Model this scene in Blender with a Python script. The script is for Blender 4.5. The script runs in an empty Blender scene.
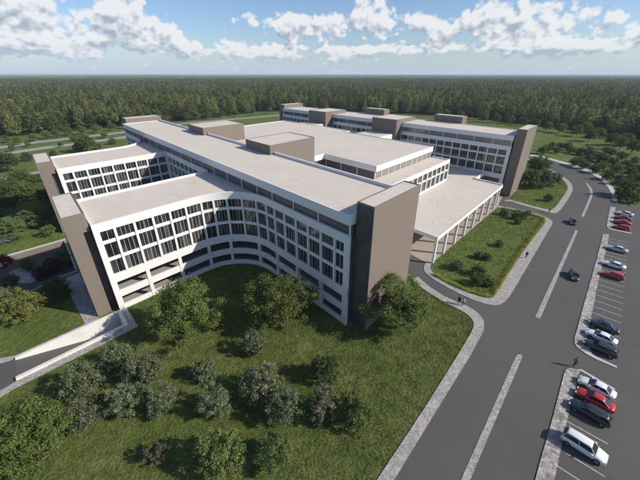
import bpy, bmesh, math, random
import numpy as np
from mathutils import Vector, Matrix
from mathutils.geometry import delaunay_2d_cdt
R = math.radians
rnd = random.Random(7)
sc = bpy.context.scene
COL = sc.collection
S = 0.85                      # survey units -> metres
# ------------------------------------------------------------------ camera
F_PX, HOR, CAMZ = 325.0, 74.0, 50.0
PITCH = math.atan((240 - HOR) / F_PX)
cam = bpy.data.cameras.new('camera'); camo = bpy.data.objects.new('camera', cam); COL.objects.link(camo)
cam.sensor_width = 36; cam.lens = 36 * F_PX / 640; cam.clip_start = 0.5; cam.clip_end = 60000
camo.location = (0, 0, CAMZ * S); camo.rotation_euler = (math.pi / 2 - PITCH, 0, 0)
sc.camera = camo
sc.view_settings.view_transform = 'Standard'; sc.view_settings.look = 'None'
sc.view_settings.exposure = 0.43; sc.view_settings.gamma = 1.0
sc.cycles.max_bounces = 6; sc.cycles.diffuse_bounces = 3; sc.cycles.glossy_bounces = 3
sc.cycles.transparent_max_bounces = 6; sc.cycles.volume_bounces = 1
sc.cycles.use_denoising = True
# ------------------------------------------------------------------ sun
SUN_EL = R(33); SUN_DIR = Vector((0.972, -0.235, 0)).normalized()
sd = Vector((SUN_DIR.x * math.cos(SUN_EL), SUN_DIR.y * math.cos(SUN_EL), math.sin(SUN_EL)))
sl = bpy.data.lights.new('sun', 'SUN'); sl.energy = 4.2; sl.angle = R(0.6); sl.color = (1.0, 0.92, 0.80)
so = bpy.data.objects.new('sun', sl); COL.objects.link(so)
so.rotation_euler = (-sd).to_track_quat('-Z', 'Y').to_euler(); so.location = (0, 0, 300)

def at(x, y, z=0.0):
    "photo survey: the place at height z (survey units) that the photograph shows at pixel x, y"
    a = (x - 320) / F_PX; b = (y - 240) / F_PX
    d = (a, math.cos(PITCH) - b * math.sin(PITCH), -math.sin(PITCH) - b * math.cos(PITCH))
    t = (z - CAMZ) / d[2]
    return (t * d[0] * S, t * d[1] * S)
# ------------------------------------------------------------------ world: sky + cumulus
def build_world():
    w = bpy.data.worlds.new('World'); sc.world = w; w.use_nodes = True
    nt = w.node_tree; N = nt.nodes; L = nt.links; N.clear()
    def val(x): 
        n = N.new('ShaderNodeValue'); n.outputs[0].default_value = x; return n.outputs[0]
    def m(op, a, b=None, c=None, clamp=False):
        n = N.new('ShaderNodeMath'); n.operation = op; n.use_clamp = clamp
        for i, v in enumerate((a, b, c)):
            if v is None: continue
            if isinstance(v, (int, float)): n.inputs[i].default_value = v
            else: L.new(v, n.inputs[i])
        return n.outputs[0]
    def sstep(x, lo, hi):
        n = N.new('ShaderNodeMapRange'); n.interpolation_type = 'SMOOTHSTEP'
        n.inputs['From Min'].default_value = lo; n.inputs['From Max'].default_value = hi
        L.new(x, n.inputs['Value']); return n.outputs[0]
    sky = N.new('ShaderNodeTexSky'); sky.sky_type = 'NISHITA'; sky.sun_disc = False
    sky.sun_elevation = SUN_EL; sky.sun_rotation = math.atan2(SUN_DIR.x, SUN_DIR.y)
    sky.altitude = 50; sky.air_density = 1.0; sky.dust_density = 0.7; sky.ozone_density = 2.0
    tc = N.new('ShaderNodeTexCoord'); sep = N.new('ShaderNodeSeparateXYZ'); L.new(tc.outputs['Generated'], sep.inputs[0])
    X, Y, Z = sep.outputs
    az = m('ARCTAN2', X, Y); el = m('ARCSINE', Z)
    le = m('MULTIPLY', m('LOGARITHM', m('ADD', m('MAXIMUM', el, 0.0), 0.03), 2.718), 1.0)
    # clouds of the photograph: azimuth, elevation, half widths (radians), weight
    blobs = []
    for (px, py, rx, ry, wt) in CLOUDS:
        a = (px - 320) / F_PX; b = (py - 240) / F_PX
        fx, fy, fz = a, math.cos(PITCH) - b * math.sin(PITCH), -math.sin(PITCH) - b * math.cos(PITCH)
        h = math.hypot(fx, fy)
        blobs.append((math.atan2(fx, fy), math.atan2(fz, h), rx / 330 / (1 + a * a * .8), ry / 330 / math.sqrt(1 + a * a), wt))
    def density(dx, dy, det=9):
        a2 = m('ADD', az, dx) if dx else az
        e2 = m('ADD', el, dy) if dy else el
        l2 = m('LOGARITHM', m('ADD', m('MAXIMUM', e2, 0.0), 0.05), 2.71828)
        cv = N.new('ShaderNodeCombineXYZ')
        L.new(m('COSINE', a2), cv.inputs[0]); L.new(m('SINE', a2), cv.inputs[1]); L.new(m('MULTIPLY', l2, 0.20), cv.inputs[2])
        n1 = N.new('ShaderNodeTexNoise'); n1.inputs['Scale'].default_value = 8.0; n1.inputs['Detail'].default_value = det
        n1.inputs['Roughness'].default_value = 0.60; n1.inputs['Distortion'].default_value = 0.15
        L.new(cv.outputs[0], n1.inputs['Vector'])
        n2 = N.new('ShaderNodeTexVoronoi'); n2.inputs['Scale'].default_value = 34; n2.feature = 'F1'
        n2.inputs['Detail'].default_value = 1; n2.inputs['Roughness'].default_value = 0.6
        L.new(cv.outputs[0], n2.inputs['Vector'])
        d = m('SUBTRACT', m('SUBTRACT', m('MULTIPLY', n1.outputs['Fac'], 2.1), .30), m('MULTIPLY', n2.outputs['Distance'], 0.34))
        tot = None
        for (ba, be, sa, se, wt) in blobs:
            u = m('MULTIPLY', m('SUBTRACT', a2, ba), 1 / sa)
            v = m('MULTIPLY', m('SUBTRACT', e2, be), 1 / se)
            g = m('MULTIPLY', m('EXPONENT', m('MULTIPLY', m('ADD', m('MULTIPLY', u, u), m('MULTIPLY', v, v)), -1.0)), wt)
            tot = g if tot is None else m('ADD', tot, g)
        bd = m('MULTIPLY', sstep(e2, 0.022, 0.040), m('SUBTRACT', 1.0, sstep(e2, 0.060, 0.085)))
        return m('ADD', m('ADD', d, m('MINIMUM', tot, 0.36)), m('MULTIPLY', bd, 0.10))
    d0 = density(0, 0); d2 = density(0, 0, 4); d1 = density(0.008, 0.016, 4)
    cover = sstep(d0, 0.62, 0.80)
    thick = sstep(d0, 0.68, 1.20)
    lit = m('MULTIPLY', m('SUBTRACT', d2, d1), 3.6)
    shade = m('ADD', m('SUBTRACT', 0.80, m('MULTIPLY', thick, 0.46)), lit, clamp=False)
    shade = m('MINIMUM', m('MAXIMUM', shade, 0.0), 1.0)
    ramp = N.new('ShaderNodeMix'); ramp.data_type = 'RGBA'
    ramp.inputs['A'].default_value = (3.1, 3.6, 4.4, 1); ramp.inputs['B'].default_value = (6.8, 6.9, 7.05, 1)
    L.new(shade, ramp.inputs['Factor'])
    mix = N.new('ShaderNodeMix'); mix.data_type = 'RGBA'
    tint = N.new('ShaderNodeMix'); tint.data_type = 'RGBA'; tint.blend_type = 'MULTIPLY'; tint.inputs['Factor'].default_value = 1
    L.new(sky.outputs[0], tint.inputs['A']); tint.inputs['B'].default_value = (0.86, 0.94, 1.10, 1)
    L.new(tint.outputs['Result'], mix.inputs['A']); L.new(ramp.outputs['Result'], mix.inputs['B'])
    fadeh = sstep(el, 0.0, 0.03)
    L.new(m('MULTIPLY', cover, m('ADD', m('MULTIPLY', fadeh, 0.62), 0.30)), mix.inputs['Factor'])
    # horizon haze
    hz = N.new('ShaderNodeMix'); hz.data_type = 'RGBA'; hz.inputs['B'].default_value = (4.2, 5.15, 6.4, 1)
    L.new(m('MULTIPLY', m('SUBTRACT', 1.0, sstep(el, -0.01, 0.080)), 0.78), hz.inputs['Factor']); L.new(mix.outputs['Result'], hz.inputs['A'])
    bg = N.new('ShaderNodeBackground'); bg.inputs['Strength'].default_value = 0.094
    L.new(hz.outputs['Result'], bg.inputs['Color'])
    out = N.new('ShaderNodeOutputWorld'); L.new(bg.outputs[0], out.inputs['Surface'])
    w.cycles.sampling_method = 'MANUAL'; w.cycles.sample_map_resolution = 1024
CLOUDS = [(70, 12, 95, 14, .30), (30, 25, 90, 12, .22), (150, 30, 70, 10, .22), (85, 45, 110, 7, .2), (200, 42, 60, 6, .14),
          (275, 22, 26, 9, .30), (312, 24, 24, 8, .25), (370, 18, 38, 15, .34), (345, 30, 45, 7, .2), (290, 42, 60, 5, .15),
          (475, 24, 40, 9, .32), (515, 20, 30, 14, .32), (600, 18, 48, 17, .34), (560, 5, 26, 9, .22), (630, 28, 60, 9, .3), (430, 48, 90, 5, .12),
          (190, 6, 30, 5, -.2), (260, 2, 70, 8, -.3), (440, 6, 34, 8, -.3), (100, 49, 190, 8, .20), (330, 50, 160, 6, .20), (540, 47, 150, 7, .18), (20, 16, 60, 14, .2), (330, 4, 22, 6, -.15), (545, 38, 60, 5, -.1), (395, 42, 40, 5, -.1)]
build_world()

# ------------------------------------------------------------------ materials
MAT = {}
def mat(name, col, rough=0.8, spec=0.3, metal=0.0, noise=None, bump=None, coat=0, rand=0.0, extra=None):
    """noise=(scale, colour2, lo, hi[,detail]) ; bump=(scale, strength, distance)"""
    M = bpy.data.materials.new(name); M.use_nodes = True
    nt = M.node_tree; N = nt.nodes; L = nt.links; b = N['Principled BSDF']
    b.inputs['Base Color'].default_value = (*col, 1); b.inputs['Roughness'].default_value = rough
    b.inputs['Specular IOR Level'].default_value = spec; b.inputs['Metallic'].default_value = metal
    b.inputs['Coat Weight'].default_value = coat
    tc = N.new('ShaderNodeNewGeometry'); pos = tc.outputs['Position']
    cur = None
    for ns in (noise or []):
        scale, c2, lo, hi = ns[:4]
        n = N.new('ShaderNodeTexNoise'); n.inputs['Scale'].default_value = scale
        n.inputs['Detail'].default_value = ns[4] if len(ns) > 4 else 5; n.inputs['Roughness'].default_value = .62
        L.new(pos, n.inputs['Vector'])
        mr = N.new('ShaderNodeMapRange'); mr.inputs['From Min'].default_value = lo; mr.inputs['From Max'].default_value = hi
        L.new(n.outputs['Fac'], mr.inputs['Value'])
        mx = N.new('ShaderNodeMix'); mx.data_type = 'RGBA'
        L.new(mr.outputs[0], mx.inputs['Factor'])
        if cur is None: mx.inputs['A'].default_value = (*col, 1)
        else: L.new(cur, mx.inputs['A'])
        mx.inputs['B'].default_value = (*c2, 1); cur = mx.outputs['Result']
    if rand:
        oi = N.new('ShaderNodeObjectInfo'); hs = N.new('ShaderNodeHueSaturation')
        mr = N.new('ShaderNodeMapRange'); mr.inputs['To Min'].default_value = 1 - rand; mr.inputs['To Max'].default_value = 1 + rand
        L.new(oi.outputs['Random'], mr.inputs['Value']); L.new(mr.outputs[0], hs.inputs['Value'])
        if cur is None: hs.inputs['Color'].default_value = (*col, 1)
        else: L.new(cur, hs.inputs['Color'])
        mh = N.new('ShaderNodeMapRange'); mh.inputs['To Min'].default_value = 0.5 - rand * .07; mh.inputs['To Max'].default_value = 0.5 + rand * .07
        m2 = N.new('ShaderNodeMath'); m2.operation = 'FRACT'; m3 = N.new('ShaderNodeMath'); m3.operation = 'MULTIPLY'; m3.inputs[1].default_value = 7.31
        L.new(oi.outputs['Random'], m3.inputs[0]); L.new(m3.outputs[0], m2.inputs[0]); L.new(m2.outputs[0], mh.inputs['Value']); L.new(mh.outputs[0], hs.inputs['Hue'])
        cur = hs.outputs['Color']
    if cur is not None: L.new(cur, b.inputs['Base Color'])
    if bump:
        n = N.new('ShaderNodeTexNoise'); n.inputs['Scale'].default_value = bump[0]; n.inputs['Detail'].default_value = 4
        L.new(pos, n.inputs['Vector']); bp = N.new('ShaderNodeBump'); bp.inputs['Strength'].default_value = bump[1]; bp.inputs['Distance'].default_value = bump[2]
        L.new(n.outputs['Fac'], bp.inputs['Height']); L.new(bp.outputs[0], b.inputs['Normal'])
    if extra: extra(nt, b, pos, cur)
    MAT[name] = M
    return M
def seams(sx, width, dark, ang=0.0):
    "membrane roof: faint seams between sheets"
    def f(nt, b, pos, cur):
        N = nt.nodes; L = nt.links
        mp = N.new('ShaderNodeMapping'); mp.inputs['Rotation'].default_value = (0, 0, ang); L.new(pos, mp.inputs['Vector'])
        br = N.new('ShaderNodeTexBrick'); br.inputs['Scale'].default_value = 1.0
        br.inputs['Brick Width'].default_value = sx[0]; br.inputs['Row Height'].default_value = sx[1]
        br.inputs['Mortar Size'].default_value = width; br.inputs['Mortar Smooth'].default_value = .3
        br.inputs['Color1'].default_value = (1, 1, 1, 1); br.inputs['Color2'].default_value = (.955, .955, .96, 1); br.inputs['Mortar'].default_value = (dark, dark, dark, 1)
        L.new(mp.outputs[0], br.inputs['Vector'])
        mx = N.new('ShaderNodeMix'); mx.data_type = 'RGBA'; mx.blend_type = 'MULTIPLY'; mx.inputs['Factor'].default_value = 1
        L.new(cur, mx.inputs['A']); L.new(br.outputs['Color'], mx.inputs['B']); L.new(mx.outputs['Result'], b.inputs['Base Color'])
    return f
def cobbles(scale, dark, contrast):
    def f(nt, b, pos, cur):
        N = nt.nodes; L = nt.links
        v = N.new('ShaderNodeTexVoronoi'); v.inputs['Scale'].default_value = scale; L.new(pos, v.inputs['Vector'])
        v2 = N.new('ShaderNodeTexVoronoi'); v2.inputs['Scale'].default_value = scale; v2.feature = 'DISTANCE_TO_EDGE'; L.new(pos, v2.inputs['Vector'])
        bw = N.new('ShaderNodeSeparateColor'); L.new(v.outputs['Color'], bw.inputs[0])
        mr = N.new('ShaderNodeMapRange'); mr.inputs['To Min'].default_value = 1 - contrast; mr.inputs['To Max'].default_value = 1 + contrast
        L.new(bw.outputs[0], mr.inputs['Value'])
        mr2 = N.new('ShaderNodeMapRange'); mr2.inputs['From Max'].default_value = .09; mr2.inputs['To Min'].default_value = dark; mr2.inputs['To Max'].default_value = 1
        L.new(v2.outputs['Distance'], mr2.inputs['Value'])
        mm = N.new('ShaderNodeMath'); mm.operation = 'MULTIPLY'; L.new(mr.outputs[0], mm.inputs[0]); L.new(mr2.outputs[0], mm.inputs[1])
        vm = N.new('ShaderNodeVectorMath'); vm.operation = 'SCALE'; L.new(cur, vm.inputs[0]); L.new(mm.outputs[0], vm.inputs['Scale'])
        L.new(vm.outputs[0], b.inputs['Base Color'])
        bp = N.new('ShaderNodeBump'); bp.inputs['Strength'].default_value = .5; bp.inputs['Distance'].default_value = .03
        L.new(mr2.outputs[0], bp.inputs['Height']); L.new(bp.outputs[0], b.inputs['Normal'])
    return f
mat('roof', (.575, .515, .450), .85, .2, noise=[(.06, (.53, .475, .42), .35, .7), (.9, (.615, .552, .485), .45, .75), (7, (.50, .45, .40), .55, .85), (.16, (.47, .425, .38), .60, .74)], bump=(3, .15, .05), extra=seams((9.0, 2.4), .035, .82, R(48.6)))
mat('white_render', (.68, .675, .665), .6, .35, noise=[(.25, (.64, .637, .63), .4, .75), (6, (.66, .652, .64), .5, .8)])
mat('white_frame', (.70, .71, .72), .45, .4)
mat('dark_cladding', (.095, .086, .083), .6, .3, noise=[(.3, (.045, .044, .047), .4, .7)])
mat('taupe_render', (.178, .148, .126), .75, .25, noise=[(.15, (.162, .134, .115), .35, .7), (4, (.188, .157, .134), .45, .8)], bump=(8, .1, .02))
mat('grey_panel', (.072, .078, .094), .35, .5, noise=[(.5, (.060, .066, .080), .4, .7)])
mat('pale_concrete', (.62, .61, .59), .8, .2, noise=[(.3, (.54, .53, .51), .42, .7), (3, (.65, .64, .62), .5, .8)], bump=(6, .2, .02))
mat('concrete', (.30, .29, .28), .85, .2, noise=[(.4, (.25, .245, .24), .4, .7), (5, (.33, .32, .31), .45, .75)])
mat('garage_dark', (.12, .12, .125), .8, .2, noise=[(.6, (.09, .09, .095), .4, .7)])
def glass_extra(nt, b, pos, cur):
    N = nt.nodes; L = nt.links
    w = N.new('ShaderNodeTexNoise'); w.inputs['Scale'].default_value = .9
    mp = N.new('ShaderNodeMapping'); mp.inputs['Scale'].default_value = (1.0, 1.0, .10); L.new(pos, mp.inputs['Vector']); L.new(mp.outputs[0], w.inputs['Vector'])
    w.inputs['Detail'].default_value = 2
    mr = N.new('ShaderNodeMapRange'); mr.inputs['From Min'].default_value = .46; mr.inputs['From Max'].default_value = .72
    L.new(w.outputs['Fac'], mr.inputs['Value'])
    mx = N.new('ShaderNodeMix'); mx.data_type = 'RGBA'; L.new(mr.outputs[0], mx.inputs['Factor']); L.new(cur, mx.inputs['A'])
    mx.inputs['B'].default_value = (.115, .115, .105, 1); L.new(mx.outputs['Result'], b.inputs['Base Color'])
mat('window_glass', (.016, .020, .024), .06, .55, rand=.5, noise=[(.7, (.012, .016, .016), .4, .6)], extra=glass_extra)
mat('terrace_glass', (.22, .22, .20), .12, .5, noise=[(.5, (.17, .17, .16), .4, .65)])
mat('asphalt', (.092, .087, .083), .85, .25, noise=[(.035, (.072, .069, .067), .35, .65), (.4, (.090, .086, .083), .45, .75), (14, (.11, .106, .102), .5, .8)], bump=(20, .2, .01))
mat('paver', (.36, .34, .325), .85, .2, noise=[(.3, (.30, .285, .27), .4, .65), (2.5, (.42, .40, .385), .5, .75)], extra=cobbles(3.2, .55, .22))
mat('stone_mosaic', (.36, .34, .315), .85, .2, noise=[(.35, (.24, .225, .21), .42, .62), (1.3, (.46, .44, .41), .48, .7)], extra=cobbles(2.6, .6, .30))
mat('plaza', (.36, .31, .265), .85, .2, noise=[(.3, (.31, .27, .235), .4, .7)])
mat('kerb_stone', (.46, .45, .435), .8, .2, noise=[(1, (.40, .39, .38), .4, .7)])
mat('line_paint', (.50, .50, .49), .7, .3, noise=[(2.5, (.22, .22, .21), .45, .7)])
GR = [(.035, (.075, .100, .024), .35, .65), (.16, (.145, .150, .050), .42, .66), (.8, (.056, .080, .020), .46, .66), (5.5, (.155, .175, .060), .50, .76, 6)]
mat('grass', (.098, .126, .030), .95, .1, noise=GR, bump=(2.2, 1.0, .35))
mat('grass_blade', (.125, .160, .040), .8, .15, noise=[(.16, (.205, .200, .074), .42, .66), (.8, (.070, .100, .025), .43, .60), (3, (.16, .18, .06), .5, .7)])
mat('meadow_blade', (.105, .150, .034), .8, .15, noise=[(.16, (.150, .180, .050), .42, .66), (.8, (.060, .095, .022), .43, .60)])
mat('meadow', (.092, .128, .030), .95, .1, noise=[(.02, (.070, .102, .022), .4, .65), (.12, (.135, .160, .048), .42, .66), (.7, (.056, .084, .020), .48, .70), (4, (.13, .16, .05), .5, .76, 6)], bump=(1, 1, .5))
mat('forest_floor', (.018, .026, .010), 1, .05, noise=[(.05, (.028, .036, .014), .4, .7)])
mat('soil', (.07, .05, .035), .95, .1, noise=[(2, (.045, .033, .025), .4, .7)])
mat('bark', (.11, .085, .065), .9, .15, noise=[(3, (.07, .055, .045), .4, .7)])
def leafmat(name, col, col2, rand=.22, transl=.25, big=None):
    def ex(nt, b, pos, cur):
        N = nt.nodes; L = nt.links
        tr = N.new('ShaderNodeBsdfTranslucent'); ms = N.new('ShaderNodeMixShader'); ms.inputs[0].default_value = transl
        L.new(cur, tr.inputs['Color']); L.new(b.outputs[0], ms.inputs[1]); L.new(tr.outputs[0], ms.inputs[2])
        L.new(ms.outputs[0], N['Material Output'].inputs['Surface'])
    return mat(name, col, .65, .25, noise=[(1.1, col2, .42, .62, 3), (7, tuple(c * 1.55 for c in col), .5, .7, 2)] + ([(.011, big, .42, .62, 3)] if big else []), rand=rand, extra=ex)
leafmat('leaf_bright', (.135, .170, .040), (.060, .086, .022))
leafmat('leaf_dark', (.084, .112, .038), (.054, .078, .028))
leafmat('leaf_silver', (.27, .285, .20), (.12, .145, .08))
leafmat('leaf_sage', (.100, .125, .055), (.066, .088, .036))
leafmat('leaf_mid', (.130, .170, .046), (.080, .115, .032))
leafmat('leaf_pink', (.33, .24, .205), (.085, .105, .055))
leafmat('leaf_red', (.085, .022, .022), (.045, .014, .016))
leafmat('leaf_crimson', (.20, .025, .03), (.10, .015, .02))
leafmat('leaf_yellow', (.155, .155, .045), (.10, .12, .035))
leafmat('leaf_hedge', (.38, .38, .06), (.20, .24, .04), transl=.4)
leafmat('leaf_forest', (.180, .215, .076), (.105, .138, .050), rand=.55, transl=.42, big=(.105, .120, .044))
leafmat('leaf_forest_light', (.215, .235, .078), (.14, .165, .052), rand=.48, transl=.42, big=(.150, .150, .050))
for n, c in (('paint_white', (.70, .71, .72)), ('paint_silver', (.42, .44, .46)), ('paint_red', (.42, .016, .016)), ('paint_darkred', (.22, .014, .016)),
             ('paint_black', (.018, .020, .024)), ('paint_navy', (.018, .030, .055)), ('paint_graphite', (.045, .050, .058))):
    mat(n, c, .28, .5, coat=.6)
mat('car_glass', (.012, .014, .017), .05, .6)
mat('tyre', (.02, .02, .02), .8, .2); mat('rim', (.35, .36, .37), .35, .5, metal=.8)
mat('lamp_red', (.35, .01, .01), .3, .5); mat('lamp_clear', (.6, .62, .65), .15, .6); mat('trim_black', (.02, .02, .02), .6, .3)
mat('skin', (.45, .27, .19), .6, .3); mat('hair', (.03, .02, .015), .7, .3)
mat('cloth_black', (.02, .02, .022), .85, .2); mat('cloth_white', (.65, .64, .60), .85, .2); mat('cloth_blue', (.05, .07, .12), .85, .2); mat('cloth_grey', (.16, .16, .165), .85, .2)

# ------------------------------------------------------------------ mesh helpers
# plan frame of the building: a runs back-left along the long slabs, b runs back-right along the wings
OX, OY = at(345.3, 325.4)
VX, VY, UX, UY = -.6595, .7517, .661, .7505
def ab(a, b):
    return (OX + (a * VX + b * UX) * S, OY + (a * VY + b * UY) * S)
class MB:
    def __init__(s): s.v = []; s.f = []; s.m = []
    def add(s, vs, fs, mi=0):
        o = len(s.v); s.v += vs; s.f += [tuple(i + o for i in f) for f in fs]; s.m += [mi] * len(fs)
    def hexa(s, q, z0, z1, mi=0):
        "q: four plan points in world metres"
        vs = [(x, y, z0 * S) for x, y in q] + [(x, y, z1 * S) for x, y in q]
        s.add(vs, [(3, 2, 1, 0), (4, 5, 6, 7), (0, 1, 5, 4), (1, 2, 6, 5), (2, 3, 7, 6), (3, 0, 4, 7)], mi)
    def box(s, a0, a1, b0, b1, z0, z1, mi=0):
        s.hexa([ab(a0, b0), ab(a1, b0), ab(a1, b1), ab(a0, b1)], z0, z1, mi)
    def obox(s, p, t, n, h0, h1, n0, n1, z0, z1, mi=0):
        "box about plan point p (a,b): along t from h0 to h1, along n from n0 to n1"
        q = [ab(p[0] + t[0] * h + n[0] * k, p[1] + t[1] * h + n[1] * k) for h, k in ((h0, n0), (h1, n0), (h1, n1), (h0, n1))]
        s.hexa(q, z0, z1, mi)
    def prism(s, pts, z0, z1, mi=0, plan=True):
        q = [ab(*p) for p in pts] if plan else list(pts)
        n = len(q)
        vs = [(x, y, z0 * S) for x, y in q] + [(x, y, z1 * S) for x, y in q]
        s.add(vs, [tuple(range(n - 1, -1, -1)), tuple(range(n, 2 * n))] + [(i, (i + 1) % n, n + (i + 1) % n, n + i) for i in range(n)], mi)
    def rbox(s, x0, x1, y0, y1, z0, z1, mi=0):
        s.add([(x0, y0, z0), (x1, y0, z0), (x1, y1, z0), (x0, y1, z0), (x0, y0, z1), (x1, y0, z1), (x1, y1, z1), (x0, y1, z1)],
              [(3, 2, 1, 0), (4, 5, 6, 7), (0, 1, 5, 4), (1, 2, 6, 5), (2, 3, 7, 6), (3, 0, 4, 7)], mi)
    def mesh(s, name, mats, recalc=True, smooth=False):
        me = bpy.data.meshes.new(name); me.from_pydata(s.v, [], s.f)
        for k in (mats if isinstance(mats, (list, tuple)) else [mats]): me.materials.append(MAT[k])
        me.polygons.foreach_set('material_index', s.m)
        if smooth: me.polygons.foreach_set('use_smooth', [True] * len(s.f))
        if recalc:
            bm = bmesh.new(); bm.from_mesh(me); bmesh.ops.recalc_face_normals(bm, faces=bm.faces); bm.to_mesh(me); bm.free()
        me.update(); return me
    def build(s, name, mats, parent=None, recalc=True, smooth=False):
        return link(name, s.mesh(name, mats, recalc, smooth), parent)
def link(name, me, parent=None, loc=None, rz=None):
    o = bpy.data.objects.new(name, me); COL.objects.link(o)
    if parent: o.parent = parent
    if loc: o.location = loc
    if rz is not None: o.rotation_euler = (0, 0, rz)
    return o
def tag(o, label=None, cat=None, group=None, kind=None):
    if label: o['label'] = label
    if cat: o['category'] = cat
    if group: o['group'] = group
    if kind: o['kind'] = kind
    return o
def empty(name, loc=(0, 0, 0), rz=0):
    o = bpy.data.objects.new(name, None); COL.objects.link(o); o.location = loc; o.rotation_euler = (0, 0, rz); o.empty_display_size = .5
    return o
def sheet(name, pts, z, m, kind='structure', raised=None):
    "flat ground patch from plan points in metres; raised = it is a slab of that thickness"
    if raised:
        b = MB(); b.prism(pts, (z - raised) / S, z / S, plan=False); o = b.build(name, m)
    else:
        b = MB(); b.add([(x, y, z) for x, y in pts], [tuple(range(len(pts)))])
        me = b.mesh(name, m, recalc=False)
        if me.polygons[0].normal.z < 0: me.flip_normals()
        o = link(name, me)
    if kind: o['kind'] = kind
    return o
def px(pts, z=0.0): return [at(x, y, z) for x, y in pts]
def smooth_poly(pts, n=2):
    for _ in range(n):
        q = []
        for i in range(len(pts)):
            p0, p1 = pts[i], pts[(i + 1) % len(pts)]
            q += [(p0[0] * .78 + p1[0] * .22, p0[1] * .78 + p1[1] * .22), (p0[0] * .22 + p1[0] * .78, p0[1] * .22 + p1[1] * .78)]
        pts = q
    return pts
def chaikin(pts, n=2):
    for _ in range(n):
        q = [pts[0]]
        for p0, p1 in zip(pts, pts[1:]):
            q += [(p0[0] * .75 + p1[0] * .25, p0[1] * .75 + p1[1] * .25), (p0[0] * .25 + p1[0] * .75, p0[1] * .25 + p1[1] * .75)]
        q.append(pts[-1]); pts = q
    return pts

# ------------------------------------------------------------------ ground
RAMP = [(43.4, -56.2), (43.4, -36.7), (36.3, -36.7), (36.3, -56.2)]          # (a, b)
COURT = [(97.4, -90), (97.4, -41.6), (71.5, -41.6), (71.5, -46), (66, -60), (62, -90)]
def build_ground():
    out = [(-14000, -300), (14000, -300), (14000, 14000), (-14000, 14000)]
    mid = [(-900, -120), (900, -120), (900, 1500), (-900, 1500)]
    r = [ab(*p) for p in RAMP]; c = [ab(*p) for p in COURT]
    vs = out + mid + r + c
    edges = []; o = 0
    for ring in (out, mid, r, c):
        n = len(ring); edges += [(o + i, o + (i + 1) % n) for i in range(n)]; o += n
    v, e, f, *_ = delaunay_2d_cdt([Vector(p) for p in vs], edges, [], 0, 1e-4)
    def inside(p, poly):
        k = False
        for i in range(len(poly)):
            (x0, y0), (x1, y1) = poly[i], poly[i - 1]
            if (y0 > p[1]) != (y1 > p[1]) and p[0] < (x1 - x0) * (p[1] - y0) / (y1 - y0) + x0: k = not k
        return k
    b = MB(); fs = []
    for t in f:
        cx = sum(v[i].x for i in t) / len(t); cy = sum(v[i].y for i in t) / len(t)
        if inside((cx, cy), r) or inside((cx, cy), c): continue
        fs.append(tuple(t))
    b.add([(p.x, p.y, 0) for p in v], fs)
    me = b.mesh('ground', 'meadow', recalc=False)
    me.update()
    if me.polygons[0].normal.z < 0: me.flip_normals()
    tag(link('ground', me), kind='structure')
build_ground()

# ------------------------------------------------------------------ the building
HOSP = empty('building', (*ab(0, 0), 0))
tag(HOSP, 'huge white and taupe multi-wing block with flat beige roofs and a curved glazed front', 'building')
HOSP_INV = None
def part(b, name, mats, parent=None, **k):
    """mesh authored in world metres, parented under the building"""
    o = b.build(name, mats, parent or HOSP, **k)
    o.matrix_parent_inverse = Matrix.Translation(Vector((-ab(0, 0)[0], -ab(0, 0)[1], 0)))
    return o
def norm(p, q):
    t = (q[0] - p[0], q[1] - p[1]); l = math.hypot(*t); return (t[0] / l, t[1] / l), l
def band(path, side, n0, n1, z0, z1, name, m, mb=None):
    """continuous strip along a plan path; side=+1/-1 picks the outward normal; n outward positive"""
    P_ = []
    for i, p in enumerate(path):
        ts = []
        if i > 0: ts.append(norm(path[i - 1], p)[0])
        if i < len(path) - 1: ts.append(norm(p, path[i + 1])[0])
        t = (sum(x[0] for x in ts), sum(x[1] for x in ts)); l = math.hypot(*t); t = (t[0] / l, t[1] / l)
        n = (t[1] * side, -t[0] * side); k = 1 / max(.5, ts[0][0] * t[0] + ts[0][1] * t[1])
        P_.append(((p[0] + n[0] * n0 * k, p[1] + n[1] * n0 * k), (p[0] + n[0] * n1 * k, p[1] + n[1] * n1 * k)))
    b = mb or MB(); vs = []; fs = []
    for i, (u, w) in enumerate(P_):
        for q in (u, w):
            x, y = ab(*q); vs += [(x, y, z0 * S), (x, y, z1 * S)]
    for i in range(len(P_) - 1):
        o = 4 * i
        fs += [(o, o + 1, o + 5, o + 4), (o + 2, o + 6, o + 7, o + 3), (o + 1, o + 3, o + 7, o + 5), (o, o + 4, o + 6, o + 2)]
    fs += [(0, 2, 3, 1)]; o = 4 * (len(P_) - 1); fs += [(o, o + 1, o + 3, o + 2)]
    b.add(vs, fs)
    if mb is None: return part(b, name, m)
WIN = {}
def window_meshes(w, h, n):
    k = (round(w, 2), round(h, 2), n)
    if k not in WIN:
        fr = MB(); t = .035
        fr.rbox(0, t, 0, .12, 0, h); fr.rbox(w - t, w, 0, .12, 0, h); fr.rbox(t, w - t, 0, .12, 0, t); fr.rbox(t, w - t, 0, .12, h - t, h)
        for i in range(1, n):
            x = w * i / n; fr.rbox(x - .02, x + .02, .03, .10, t, h - t)
        gl = MB(); gl.rbox(t, w - t, .05, .08, t, h - t)
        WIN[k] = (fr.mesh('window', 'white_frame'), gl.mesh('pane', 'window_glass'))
    return WIN[k]
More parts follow.
